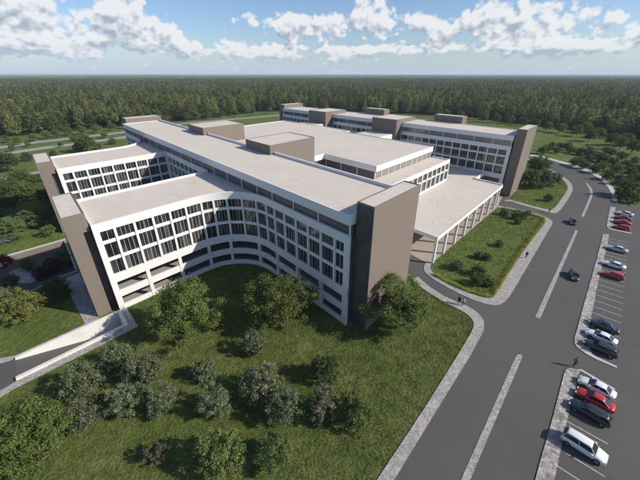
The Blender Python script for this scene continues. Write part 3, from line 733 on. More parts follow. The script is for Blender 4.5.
road(px([(0, 223), (22, 217), (34, 214)]), 4.5, .04, name='footpath', m='paver')

# ------------------------------------------------------------------ vegetation
rng = np.random.default_rng(5)
def leaf_mesh(name, mats, P, Nn, size, mi=None, aspect=.62, trunk=None):
    """one rhombic leaf (cluster) per point; trunk: (verts, faces) appended with material 1"""
    n = len(P); up = rng.normal(size=(n, 3)); Nn = Nn / np.linalg.norm(Nn, axis=1, keepdims=True)
    t = np.cross(Nn, up); t /= np.linalg.norm(t, axis=1, keepdims=True); u = np.cross(Nn, t)
    sz = size * rng.uniform(.6, 1.35, (n, 1))
    V = np.stack([P - t * sz, P - u * sz * aspect + Nn * sz * .18, P + t * sz, P + u * sz * aspect + Nn * sz * .18], 1).reshape(-1, 3)
    F = np.arange(4 * n).reshape(-1, 4)
    vs = V.tolist(); fs = F.tolist(); m = [0] * n if mi is None else list(mi)
    if trunk:
        o = len(vs); vs += trunk[0]; fs += [tuple(i + o for i in f) for f in trunk[1]]; m += [len(mats) - 1] * len(trunk[1])
    me = bpy.data.meshes.new(name); me.from_pydata(vs, [], fs)
    for k in mats: me.materials.append(MAT[k])
    me.polygons.foreach_set('material_index', m); me.update(); return me
def tube(pts, rs, k=6):
    vs = []; fs = []
    for i, (p, r) in enumerate(zip(pts, rs)):
        d = Vector(pts[min(i + 1, len(pts) - 1)]) - Vector(pts[max(i - 1, 0)]); d.normalize()
        x = d.orthogonal().normalized(); y = d.cross(x)
        for j in range(k):
            a = 2 * math.pi * j / k; q = Vector(p) + (x * math.cos(a) + y * math.sin(a)) * r; vs.append(tuple(q))
    for i in range(len(pts) - 1):
        for j in range(k): fs.append((i * k + j, i * k + (j + 1) % k, (i + 1) * k + (j + 1) % k, (i + 1) * k + j))
    fs.append(tuple(range(k - 1, -1, -1))); fs.append(tuple(range((len(pts) - 1) * k, len(pts) * k)))
    return vs, fs
def tubes(lst):
    V = []; F = []
    for pts, rs in lst:
        v, f = tube(pts, rs); o = len(V); V += v; F += [tuple(i + o for i in q) for q in f]
    return V, F
def clumps(n, rad, cz, flat=.0, top=1.0, seed=None):
    "clump centres filling an uneven crown, denser towards its skin"
    out = []
    lob = rng.normal(size=(5, 3)); lob /= np.linalg.norm(lob, axis=1, keepdims=True); la = rng.uniform(.05, .28, 5)
    while len(out) < n:
        d = rng.normal(size=3); d /= np.linalg.norm(d)
        if d[2] < -.75 + flat: continue
        k = 1 + sum(a * max(0, d @ l) ** 2 for a, l in zip(la, lob)) - .18 * rng.random()
        r = (rng.random() ** .45) * k
        out.append([d[0] * r * rad[0], d[1] * r * rad[1], cz + d[2] * r * rad[2]])
    return np.array(out)
def crown_points(C, per, cr, flat=.75):
    idx = np.repeat(np.arange(len(C)), per); D = rng.normal(size=(len(idx), 3)); D /= np.linalg.norm(D, axis=1, keepdims=True)
    rr = cr * rng.uniform(.6, 1.35, len(C))[idx][:, None] * (rng.random((len(idx), 1)) ** .4)
    rr = rr * np.where(rng.random((len(idx), 1)) < .22, rng.uniform(1.2, 2.3, (len(idx), 1)), 1)
    P = C[idx] + D * rr * np.array([1, 1, flat])
    Nn = D * .8 + rng.normal(size=D.shape) * .55 + np.array([0, 0, .55])
    return P, Nn, idx
def make_tree_meshes(kind, n, r=1.0, seed=0):
    "unit plant: crown radius about 1"
    res = []
    for i in range(n):
        if kind == 'tree':
            C = clumps(190, (.90, .90, .78), 1.0); P, Nn, ix = crown_points(C, 185, .15, .62)
            tr = [([(0, 0, -.05), (.02, 0, .3), (0, .03, .65), (.03, 0, 1.2)], [.055, .045, .035, .015])]
            for c in C[rng.choice(len(C), 13, replace=False)]:
                b0 = (0, 0, rng.uniform(.25, .7)); mid = (c[0] * .45, c[1] * .45, b0[2] + (c[2] - b0[2]) * .6)
                tr.append(([b0, mid, tuple(c)], [.035, .022, .006]))
            ls = .0235
        elif kind == 'shrub':
            C = clumps(95, (.88, .88, .80), .80); P, Nn, ix = crown_points(C, 95, .165)
            tr = []
            for c in C[rng.choice(len(C), 11, replace=False)]:
                a = rng.uniform(0, 6.28); b0 = (.1 * math.cos(a), .1 * math.sin(a), -.03); mid = (c[0] * .5, c[1] * .5, c[2] * .5)
                tr.append(([b0, mid, tuple(c)], [.035, .024, .008]))
            ls = .037
        keep = P[:, 2] > .03
        P, Nn = P[keep], Nn[keep]
        res.append((P, Nn, ls, tubes(tr)))
    return res
TPL = {'tree': make_tree_meshes('tree', 3), 'shrub': make_tree_meshes('shrub', 5)}
CACHE = {}
def crown_mesh(kind, v, leaf, dens):
    k = (kind, v, tuple(leaf), dens)
    if k not in CACHE:
        P, Nn, ls, tr = TPL[kind][v]
        if dens < 1:
            sel = rng.random(len(P)) < dens; P, Nn = P[sel], Nn[sel]; ls = ls / math.sqrt(dens)
        mi = (rng.random(len(P)) < .27).astype(int) if len(leaf) > 1 else None
        me = leaf_mesh('crown', list(leaf), P, Nn, ls, mi)
        t = bpy.data.meshes.new('trunk'); t.from_pydata(tr[0], [], tr[1]); t.materials.append(MAT['bark']); t.update()
        CACHE[k] = (me, t)
    return CACHE[k]
ground_z = lambda x, y: 0.0
def plant(name, cx, cy, r_px, leaf, label, group=None, kind='shrub', z0=0.0, cat=None, hk=1.0, v=None):
    """cx, cy, r_px: where the photograph shows the middle of the crown and how wide; the plant stands on the ground under it"""
    zc = 0
    for _ in range(4):
        X, Y = at(cx, cy, z0 + zc)
        dep = (Y / S) * math.cos(PITCH) - (z0 + zc - CAMZ) * math.sin(PITCH)
        r = r_px * dep / F_PX
        zc = r * (.8 if kind == 'shrub' else 1.0) * hk
    r *= S * 1.05
    n = len(TPL[kind]); v = rnd.randrange(n) if v is None else v
    dens = 1 if r_px > 13 else (.5 if r_px > 7 else .22)
    cm, tm = crown_mesh(kind, v, leaf if isinstance(leaf, tuple) else (leaf,), dens)
    o = empty(name, (X, Y, z0 * S), rnd.uniform(0, 6.28)); o.scale = (r * rnd.uniform(.95, 1.08), r * rnd.uniform(.95, 1.08), r * hk * rnd.uniform(.95, 1.05))
    tag(o, label, cat or ('tree' if kind == 'tree' else 'shrub'), group)
    link('crown', cm, o); link('trunk' if kind == 'tree' else 'stem', tm, o)
    return o
SV, DK, MD, BR_, PK, RD, YE = ('leaf_sage', 'leaf_silver'), ('leaf_dark', 'leaf_mid'), ('leaf_mid', 'leaf_sage'), ('leaf_bright', 'leaf_mid'), ('leaf_sage', 'leaf_pink'), ('leaf_red',), ('leaf_yellow', 'leaf_mid')
# trees close to the front
plant('garden_tree', 180, 310, 31, BR_, 'bright green round tree on the lawn before the left wing of the curved facade', kind='tree')
plant('garden_tree', 278, 299, 33, BR_, 'broad green tree in the hollow of the curved facade, right of the bright round one', kind='tree')
plant('garden_tree', 402, 304, 31, ('leaf_mid', 'leaf_bright'), 'dense green tree leaning against the lit face of the tall front taupe tower', kind='tree')
plant('garden_tree', 22, 441, 44, BR_, 'large leafy green tree filling the bottom left corner of the lawn', kind='tree')
G1 = 'pale silvery shrubs scattered over the front lawn'
for (x, y, r, lf, lb) in [
    (116, 356, 14, SV, 'silvery shrub nearest to the ramp wall on the front lawn'),
    (142, 371, 17, SV, 'wide silvery shrub touching the lower side of the one nearest the ramp'),
    (124, 401, 15, SV, 'silvery shrub at the lower left of a tight group of four on the front lawn'),
    (161, 401, 14, SV, 'silvery shrub at the lower right of a tight group of four on the front lawn'),
    (80, 384, 17, SV, 'upper one of two merging silvery shrubs above the large corner tree'),
    (76, 414, 18, SV, 'lower one of two merging silvery shrubs beside the large corner tree'),
    (157, 453, 10, PK, 'small pinkish flowering shrub alone on the dark lawn near the bottom left'),
    (205, 370, 11, SV, 'topmost shrub of the upright column of shrubs in the middle of the lawn'),
    (214, 402, 15, SV, 'middle shrub of the upright column of shrubs in the middle of the lawn'),
    (222, 456, 21, MD, 'largest darker shrub at the bottom of the column in the middle of the lawn'),
    (254, 345, 11, SV, 'small grey green shrub just below the broad tree in the hollow'),
    (261, 383, 19, PK, 'shrub dotted with pink blossom right of the shrub column'),
    (283, 405, 17, SV, 'grey green shrub joined to the lower right of the pink blossoming one'),
    (274, 452, 18, MD, 'tall dark green shrub at the bottom edge right of the largest column shrub'),
    (327, 369, 14, DK, 'dark green shrub at the top of the right hand trio on the lawn'),
    (323, 405, 17, PK, 'shrub with whitish bloom at the lower left of the right hand trio'),
    (355, 411, 18, MD, 'green shrub at the lower right of the right hand trio')]:
    plant('garden_shrub', x, y, r * 1.08, lf, lb, G1, hk=1.28)
G2 = 'shrubs and small trees of the left side garden'
for (x, y, r, lf, lb) in [
    (18, 306, 19, YE, 'large yellowish green shrub beside the sunken court'), (42, 298, 10, YE, 'smaller yellowish shrub at the right end of the large yellowish one'),
    (4, 296, 12, SV, 'pale shrub cut by the left edge behind the large yellowish one'),
    (56, 288, 13, DK, 'dark green shrub by the sunken court close to the blade wall path'),
    (10, 281, 8, DK, 'dark low shrub behind the curved paved patch')]:
    plant('garden_shrub', x, y, r, lf, lb, G2)
for (x, y, r, lf, lb) in [
    (42, 272, 9, RD, 'dark red shrub on the left of the pair in the sunken court'), (53, 266, 9, RD, 'dark red shrub on the right of the pair in the sunken court'),
    (61, 256, 8, MD, 'green shrub at the back wall of the sunken court')]:
    plant('garden_shrub', x, y, r, lf, lb, G2, z0=-3)
plant('garden_shrub', 3, 261, 9, ('leaf_crimson',), 'crimson shrub at the left edge by the end of the retaining wall', G2)
for i, (x, y, r, lf, lb) in enumerate([
    (10, 229, 13, MD, 'leafy garden tree above the crimson shrub at the left edge'), (39, 216, 12, MD, 'garden tree close beside the front left blade wall'),
    (6, 204, 9, DK, 'small garden tree at the left edge between the two short paths'), (24, 190, 10, MD, 'garden tree just behind the rear left blade wall, lower of a cluster'),
    (46, 196, 9, DK, 'dark tree tucked against the rear left blade wall'), (20, 177, 9, MD, 'garden tree in the middle of the cluster behind the rear left blade wall'),
    (36, 181, 8, MD, 'garden tree touching the top of the rear left blade wall'), (7, 186, 9, DK, 'garden tree at the left edge below the footpath'),
    (5, 161, 11, DK, 'dark round tree at the left edge just below the far road'), (27, 157, 5, DK, 'small dark shrub just left of the top of the rear blade wall'),
    (85, 143, 9, MD, 'spreading tree behind the roof of the rear left wing'), (78, 148, 5, DK, 'dark shrub at the foot of the spreading tree behind the rear wing roof'),
    (98, 146, 4, MD, 'low shrub right of the spreading tree behind the rear wing roof'), (53, 153, 4, DK, 'low shrub between the far road and the rear left wing roof'),
    (47, 160, 4, DK, 'low shrub right behind the top of the rear left blade wall'), (112, 141, 4, MD, 'small shrub at the right end of the verge behind the rear wing roof')]):
    plant('garden_tree' if r > 5 else 'garden_shrub', x, y, r, lf, lb, G2, kind='tree' if r > 7 else 'shrub', cat='tree' if r > 7 else 'shrub')
G3 = 'shrubs on the lawn island beside the canopy'
for (x, y, r, lf, lb) in [
    (504.7, 212, 4.5, DK, 'dark shrub at the far left of the island lawn near the canopy end'), (516, 215.5, 5, DK, 'larger left shrub of the far trio on the island lawn'),
    (522.5, 216, 4.5, DK, 'right shrub of the far trio on the island lawn'), (518, 221.5, 4, DK, 'front shrub of the far trio on the island lawn'),
    (528, 213, 3.5, MD, 'small light shrub in the far right corner of the island lawn'), (499.6, 243.5, 4.5, MD, 'solitary small shrub in the middle of the island lawn'),
    (479, 255, 5, SV, 'pale thin shrub left of a dark one in the middle of the island lawn'), (487, 256.5, 5, DK, 'dark shrub right of the pale thin one in the middle of the island lawn'),
    (457, 264.5, 7, PK, 'pinkish grey shrub nearest to the canopy corner column'), (479.5, 270.5, 7.5, DK, 'dark shrub at the back of the near trio on the island lawn'),
    (477.5, 280, 7.5, DK, 'dark shrub at the front left of the near trio on the island lawn'), (489.5, 282, 6.5, MD, 'shrub at the near right corner of the island lawn')]:
    plant('lawn_shrub', x, y, r, lf, lb, G3)
G4 = 'trees in front of the far blade wall'
for (x, y, r, lf, lb) in [
    (538, 166, 10, MD, 'tallest tree by the far blade wall inside the road bend'), (531, 178, 10, MD, 'tree hugging the foot of the far blade wall'),
    (545, 178, 10, SV, 'pale green tree in front of the tallest one by the far blade wall'), (555, 179, 7, MD, 'right hand tree of the cluster by the far blade wall at the kerb'),
    (549, 198, 4.5, DK, 'small dark shrub alone at the front of the corner lawn')]:
    plant('lawn_tree' if r > 5 else 'lawn_shrub', x, y, r, lf, lb, G4, kind='tree' if r > 5 else 'shrub')
G5 = 'dark shrubs on the meadow beyond the curved road'
seq = [(543.5, 150, 5, 'close to the top of the far blade wall'), (552, 145.5, 4, 'second from the blade wall'), (561, 145.5, 4, 'low in the back row, left half'), (568, 146.5, 4.5, 'at the left end of the back row'),
       (576, 161.5, 5.5, 'at the road kerb, first on the bend'), (584.5, 164.5, 5.5, 'at the road kerb, second on the bend'), (597.5, 168, 6.5, 'round and dark at the kerb, third on the bend'),
       (588, 150.5, 6, 'in the middle of the back row'), (600, 157.5, 5.5, 'behind the round kerbside one'), (614, 161, 5.5, 'right of the middle of the meadow row'), (609, 175, 6.5, 'at the kerb where the bend is tightest'),
       (627, 164.5, 5.5, 'in the back row near the right edge'), (637, 169, 6, 'cut by the right edge in the back row'), (620, 180, 6, 'behind the large one by the parking'), (629, 189, 11, 'large and dark next to the car park corner'),
       (638, 179, 8, 'cut by the right edge behind the large one'), (607, 150, 4, 'small one behind the meadow row')]
for (x, y, r, w) in seq:
    plant('meadow_shrub', x, y, r, DK if rnd.random() < .6 else MD, 'meadow shrub beyond the curved road, ' + w, G5)
for (x, y, r, lf) in [(38, 190, 7, MD), (14, 198, 7, MD), (50, 207, 6, DK), (2, 214, 6, MD), (24, 222, 6, MD), (48, 230, 6, MD)]:
    plant('garden_tree' if r > 6 else 'garden_shrub', x, y, r, lf, 'green tree of the mixed thicket to the left of the blade walls', 'thicket left of the blade walls', kind='tree', cat='tree')
for (x, y, r) in [(571, 149.5, 4), (579, 151, 4.5), (594, 154, 5), (607, 159, 5), (618, 168, 5.5), (631, 172, 5.5), (603, 165, 4.5), (590, 158, 4.5), (612, 152, 4.5), (622, 156, 5), (635, 160, 5), (549, 148, 4), (557, 150, 4), (634, 198, 7), (621, 195, 5)]:
    plant('meadow_shrub', x, y, r, DK if rnd.random() < .5 else MD, 'one of the crowded dark bushes between the road bend and the forest', 'crowded bushes beyond the road bend')
for (x, y, r, lf, lb) in [(27, 264, 7, MD, 'low green bush above the paved patch in the sunken court'), (68, 262, 6, DK, 'dark bush in the corner of the sunken court by the blade wall')]:
    plant('garden_shrub', x, y, r, lf, lb, G2, z0=-3)
# hedge along two sides of the island (nobody could count its shoots)
def hedge(path, w, h, n):
    pts = np.array(path); seg = np.linalg.norm(np.diff(pts, axis=0), axis=1); cum = np.concatenate([[0], np.cumsum(seg)])
    tt = rng.uniform(0, cum[-1], n); X = np.interp(tt, cum, pts[:, 0]); Y = np.interp(tt, cum, pts[:, 1])
    D = rng.normal(size=(n, 3)); D /= np.linalg.norm(D, axis=1, keepdims=True)
    hv = h * (.8 + .3 * np.sin(tt * 1.3) * np.sin(tt * .37)); hv = hv * (.55 + .75 * np.abs(np.sin(tt * 2.1 + np.sin(tt * 5.3)))); rr = rng.random(n) ** .35 * rng.uniform(.7, 1.35, n)
    P = np.stack([X + D[:, 0] * w / 2 * rr, Y + D[:, 1] * w / 2 * rr, .15 + hv * (.5 + .5 * D[:, 2] * rr)], 1)
    return P, D + rng.normal(size=D.shape) * .4 + np.array([0, 0, .4])
hp = px(chaikin([(433.5, 275), (456, 286.8), (472, 293.2), (486, 296.5)], 2))
P, Nn = hedge(hp, 1.0, .55, 3600); me = leaf_mesh('island_hedge', ['leaf_hedge'], P, Nn, .09)
tag(link('island_hedge', me), 'low yellow green hedge along the near side of the canopy lawn island', 'hedge')
hp = px([(493.5, 294), (498, 286), (520, 252.5), (544, 221.5), (543, 219), (537, 216.6), (522, 212.6), (503, 208.8)])
P, Nn = hedge(hp, 1.5, .75, 9500); me = leaf_mesh('island_hedge', ['leaf_hedge'], P, Nn, .10)
tag(link('island_hedge', me), 'long yellow green hedge along the road side of the canopy lawn island', 'hedge')
# grass of the front lawn
def in_poly(P, poly):
    k = np.zeros(len(P), bool); x, y = P[:, 0], P[:, 1]
    for i in range(len(poly)):
        (x0, y0), (x1, y1) = poly[i], poly[i - 1]
        c = ((y0 > y) != (y1 > y)) & (x < (x1 - x0) * (y - y0) / (y1 - y0 + 1e-12) + x0); k ^= c
    return k
def grass(poly, n, h, z=0.0, w=.028, name='lawn_grass', m_='meadow_blade'):
    q = np.array(poly); lo, hi = q.min(0), q.max(0); P = rng.uniform(lo, hi, (n, 2)); P = P[in_poly(P, poly)]
    cl = np.sin(P[:, 0] * .9 + 2 * np.sin(P[:, 1] * .6)) * np.sin(P[:, 1] * 1.1 + 1.7 * np.sin(P[:, 0] * .5)); m = len(P)
    a = rng.uniform(0, 6.28, m); hh = h * rng.uniform(.5, 1.3, m) * (1 + .45 * cl); L_ = rng.normal(size=(m, 2)) * h * .45
    d = np.stack([np.cos(a), np.sin(a)], 1) * w
    V = np.empty((m, 3, 3)); V[:, 0, :2] = P - d; V[:, 1, :2] = P + d; V[:, 2, :2] = P + L_; V[:, :2, 2] = z; V[:, 2, 2] = z + hh
    me = bpy.data.meshes.new(name); me.from_pydata(V.reshape(-1, 3).tolist(), [], np.arange(3 * m).reshape(-1, 3).tolist()); me.materials.append(MAT[m_]); me.update()
    tag(link(name, me), kind='stuff')
lawn = px([(-200, 640), (-120, 480), (-30, 430), (8, 402)]) + [ab(34.4, -56.8), ab(34.4, -35.0), ab(43.2, -35.2), ab(43.3, -14)] + [ab(*onarc(d)) for d in (10, 30, 50, 70, 85)] + [ab(29, -.2), ab(0, -.2), ab(-4.5, 1.8), ab(-4.5, 20)] + list(ic)[::-1]
grass(lawn, 420000, .17, w=.030, m_='grass_blade')
sheet('front_lawn', lawn, .006, 'grass')
grass(isl_i, 60000, .16, z=.15, w=.045)
grass(l2i, 40000, .18, z=.15, w=.06)
lawn2 = [ab(44.5, -41.5), ab(44.5, -58), ab(47, -62), ab(47.6, -90), ab(61.5, -90), ab(65.5, -60), ab(70.5, -46.5), ab(44.5, -44.5)]
grass(lawn2, 50000, .18, w=.045)
# ------------------------------------------------------------------ forest
def forest_tree_mesh(kind, k, n=1100, ls=.42):
    H = 1.0
    if kind == 'pine':
        ht = rng.uniform(13, 17); whorl = []
        for lv in range(15):
            f = lv / 14; z = ht * (.20 + .78 * f); rr = (1 - f) ** .62 * rng.uniform(3.0, 4.3) + .3
            for _ in range(max(3, int(9 * (1 - f)) + 2)):
                a = rng.uniform(0, 6.28); q = rr * rng.uniform(.45, 1); whorl.append([math.cos(a) * q, math.sin(a) * q, z - q * .22 + rng.normal() * .3])
        C = np.array(whorl); P, Nn, ix = crown_points(C, max(4, n // len(C)), .72, .6); tr = tubes([([(0, 0, 0), (.1, 0, ht * .5), (0, 0, ht * .97)], [.22, .15, .03])])
    else:
        ht = rng.uniform(11.5, 14.5); C = clumps(46, (4.3, 4.3, ht * .38), ht * .58); P, Nn, ix = crown_points(C, n // 46, 1.15, .8)
        tr = tubes([([(0, 0, 0), (.15, 0, ht * .4), (0, .1, ht * .8)], [.25, .17, .05])])
    return leaf_mesh('forest_tree', ['leaf_forest' if kind == 'pine' else 'leaf_forest_light', 'bark'], P, Nn, ls, None, trunk=tr, aspect=.7)
FT = [forest_tree_mesh('pine', i) for i in range(4)] + [forest_tree_mesh('leafy', i) for i in range(3)]
edge_x = [-700, -200, 0, 50, 100, 130, 200, 260, 330, 463, 500, 535, 560, 600, 640, 700, 900, 1400]
edge_y = [140, 140, 136.5, 131.5, 127.5, 124.5, 118, 110.5, 110, 115.5, 120, 124.5, 127, 134, 142, 152, 165, 180]
def pix(X, Y, Z=0.0):
    X, Y = X / S, Y / S; z = Z / S - CAMZ; Fd = Y * math.cos(PITCH) - z * math.sin(PITCH); u = Y * math.sin(PITCH) + z * math.cos(PITCH)
    return 320 + F_PX * X / Fd, 240 - F_PX * u / Fd
def scatter(y0, y1, step, jit=.45, side=1.12, marg=70):
    ys = np.arange(y0, y1, step); out = []
    for y in ys:
        xs = np.arange(-y * side - marg, y * side + marg, step)
        out.append(np.stack([xs + rng.uniform(-jit, jit, len(xs)) * step, y + rng.uniform(-jit, jit, len(xs)) * step], 1))
    return np.concatenate(out)
pts = np.concatenate([scatter(170, 900, 7.4), scatter(900, 2400, 9.5)])
u_, v_ = pix(pts[:, 0], pts[:, 1])
ok = v_ < np.interp(u_, edge_x, edge_y) + rng.normal(size=len(pts)) * .8
pts = pts[ok]; u_ = u_[ok]; v_ = v_[ok]
dist = np.hypot(pts[:, 0], pts[:, 1]); inview = (u_ > 2) & (u_ < 638)
order = np.argsort(np.where(inview, dist, 1e9)); near = order[:255]
rest = np.ones(len(pts), bool); rest[near] = False
FG = 'forest trees standing along the forest edge'
for i in near:
    k = rnd.choice([0, 1, 2, 3, 0, 1, 2, 4, 5, 6]); o = link('forest_tree', FT[k], None, (pts[i, 0], pts[i, 1], -.05), rnd.uniform(0, 6.28)); s_ = rnd.uniform(.85, 1.2); w_ = 1.15; o.scale = (s_ * w_, s_ * w_, s_ * rnd.uniform(.95, 1.12))
    tag(o, 'tall dark green tree at the front edge of the wide forest' if k < 4 else 'lighter green broad tree at the front edge of the wide forest', 'tree', FG if k < 4 else 'broad trees standing along the forest edge')
# young trees scattered before the forest
YT = [(12, 150, 6), (60, 146, 5), (104, 137, 6), (150, 128, 6), (165, 122, 7), (72, 140, 5), (28, 146, 5), (290, 111, 5), (315, 110, 5), (6, 141, 7), (17, 143, 8), (33, 139.5, 7), (45, 137, 8), (55, 135.5, 8), (68, 134, 8), (82, 132.5, 8), (96, 131, 8), (112, 129, 7), (125, 127, 7), (186, 119, 7), (197, 118, 7), (208, 117.5, 7), (222, 116, 6),
      (236, 115, 6), (253, 113, 5), (270, 112, 5), (447, 116, 7), (461, 118, 8), (470, 117.5, 7), (484, 120, 8), (497, 121, 8), (509, 122, 8), (522, 124, 8), (536, 126, 8), (548, 129, 9), (561, 131, 9), (578, 134, 10), (591, 139, 11), (601, 136, 10), (612, 143, 11), (622, 147, 12), (634, 151, 13), (606, 131, 9), (570, 127, 8), (555, 124, 9), (587, 131, 10), (628, 143, 12)]
for (x, y, h_) in YT:
    plant('young_tree', x, y - h_ * .35, h_ * .50, rnd.choice([MD, BR_, MD]), 'small round tree standing on open grass just before the forest', 'small trees on the grass before the forest', kind='tree', hk=1.15)
# far forest: cheap clump patch, repeated to the horizon
def patch_mesh():
    V = []; F = []
    for i in range(95):
        x, y = rng.uniform(-32, 32, 2); h = rng.uniform(10, 19); r = rng.uniform(3.4, 6.0); k = 6; o = len(V); a0 = rng.uniform(0, 6.28)
        for j in range(k): a = a0 + 6.283 * j / k; V.append((x + r * math.cos(a), y + r * math.sin(a), h * .45 + rng.normal() * .5))
        for j in range(k): a = a0 + .5 + 6.283 * j / k; V.append((x + r * .6 * math.cos(a), y + r * .6 * math.sin(a), h * .78 + rng.normal() * .4))
        V.append((x, y, h))
        for j in range(k):
            F.append((o + j, o + (j + 1) % k, o + k + j)); F.append((o + (j + 1) % k, o + k + (j + 1) % k, o + k + j)); F.append((o + k + j, o + k + (j + 1) % k, o + 2 * k))
    o = len(V); V += [(-33, -33, 7), (33, -33, 7), (33, 33, 7), (-33, 33, 7)]; F.append((o, o + 1, o + 2, o + 3))
    me = bpy.data.meshes.new('distant_forest'); me.from_pydata([tuple(map(float, v)) for v in V], [], F); me.materials.append(MAT['leaf_forest']); me.update(); return me
patch_o = tag(link('distant_forest', patch_mesh(), None, (0, 2435, 0)), kind='stuff')
def gn_forest(name, P, objs, idx, scl):
    me = bpy.data.meshes.new(name); me.from_pydata([(float(x), float(y), -.05 + (5.5 * math.sin(x / 910. + 1.3 * math.sin(y / 1500.)) * math.sin(y / 700. + x / 2300.) * min(1, max(0, y - 2400) / 1500.))) for x, y in P], [], [])
    n = len(P)
    for an, ty, arr in (('idx', 'INT', idx.astype(np.int32)), ('rz', 'FLOAT', rng.uniform(0, 6.28, n).astype(np.float32)), ('scl', 'FLOAT', scl.astype(np.float32))):
        at_ = me.attributes.new(an, ty, 'POINT'); at_.data.foreach_set('value', arr)
    o = link(name, me); md = o.modifiers.new('scatter', 'NODES'); ng = bpy.data.node_groups.new(name, 'GeometryNodeTree'); md.node_group = ng
    ng.interface.new_socket('Geometry', in_out='INPUT', socket_type='NodeSocketGeometry'); ng.interface.new_socket('Geometry', in_out='OUTPUT', socket_type='NodeSocketGeometry')
    N = ng.nodes; L = ng.links; gi = N.new('NodeGroupInput'); go = N.new('NodeGroupOutput')
    iop = N.new('GeometryNodeInstanceOnPoints'); mp = N.new('GeometryNodeMeshToPoints'); L.new(gi.outputs[0], mp.inputs['Mesh']); L.new(mp.outputs[0], iop.inputs['Points'])
    gt = N.new('GeometryNodeGeometryToInstance')
    for ob in objs[::-1]:
        oi = N.new('GeometryNodeObjectInfo'); oi.inputs['Object'].default_value = ob; oi.inputs['As Instance'].default_value = False
        L.new(oi.outputs['Geometry'], gt.inputs[0]) if len(objs) == 1 else None
        if len(objs) > 1:
            g1 = N.new('GeometryNodeGeometryToInstance'); L.new(oi.outputs['Geometry'], g1.inputs[0])
            if 'jn' not in locals(): jn = N.new('GeometryNodeJoinGeometry')
            L.new(g1.outputs[0], jn.inputs[0])
    L.new(jn.outputs[0] if len(objs) > 1 else gt.outputs[0], iop.inputs['Instance'])
    iop.inputs['Pick Instance'].default_value = True
    def attr(nm, ty):
        q = N.new('GeometryNodeInputNamedAttribute'); q.data_type = ty; q.inputs['Name'].default_value = nm; return q.outputs['Attribute']
    L.new(attr('idx', 'INT'), iop.inputs['Instance Index'])
    cx = N.new('ShaderNodeCombineXYZ'); L.new(attr('rz', 'FLOAT'), cx.inputs[2]); L.new(cx.outputs[0], iop.inputs['Rotation'])
    L.new(attr('scl', 'FLOAT'), iop.inputs['Scale']); L.new(iop.outputs[0], go.inputs[0])
    tag(o, kind='stuff'); return o
src = []
for me in FT:
    src.append(next(o for o in COL.objects if o.data is me))
# object info in ORIGINAL space gives the untransformed tree
rp = pts[rest]; n = len(rp)
gn_forest('forest', rp, src, rng.choice([0, 1, 2, 3, 0, 1, 2, 3, 4, 5, 6], n), rng.uniform(.9, 1.35, n))
fp = scatter(2460, 13800, 64, jit=.12, side=1.08)
gn_forest('distant_forest', fp, [patch_o], np.zeros(len(fp)), rng.uniform(.95, 1.1, len(fp)))
# forest floor under the trees
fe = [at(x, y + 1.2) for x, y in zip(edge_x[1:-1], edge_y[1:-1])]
sheet('forest_floor', [(-13900, fe[0][1])] + fe + [(13900, fe[-1][1]), (13900, 13900), (-13900, 13900)], .006, 'forest_floor')
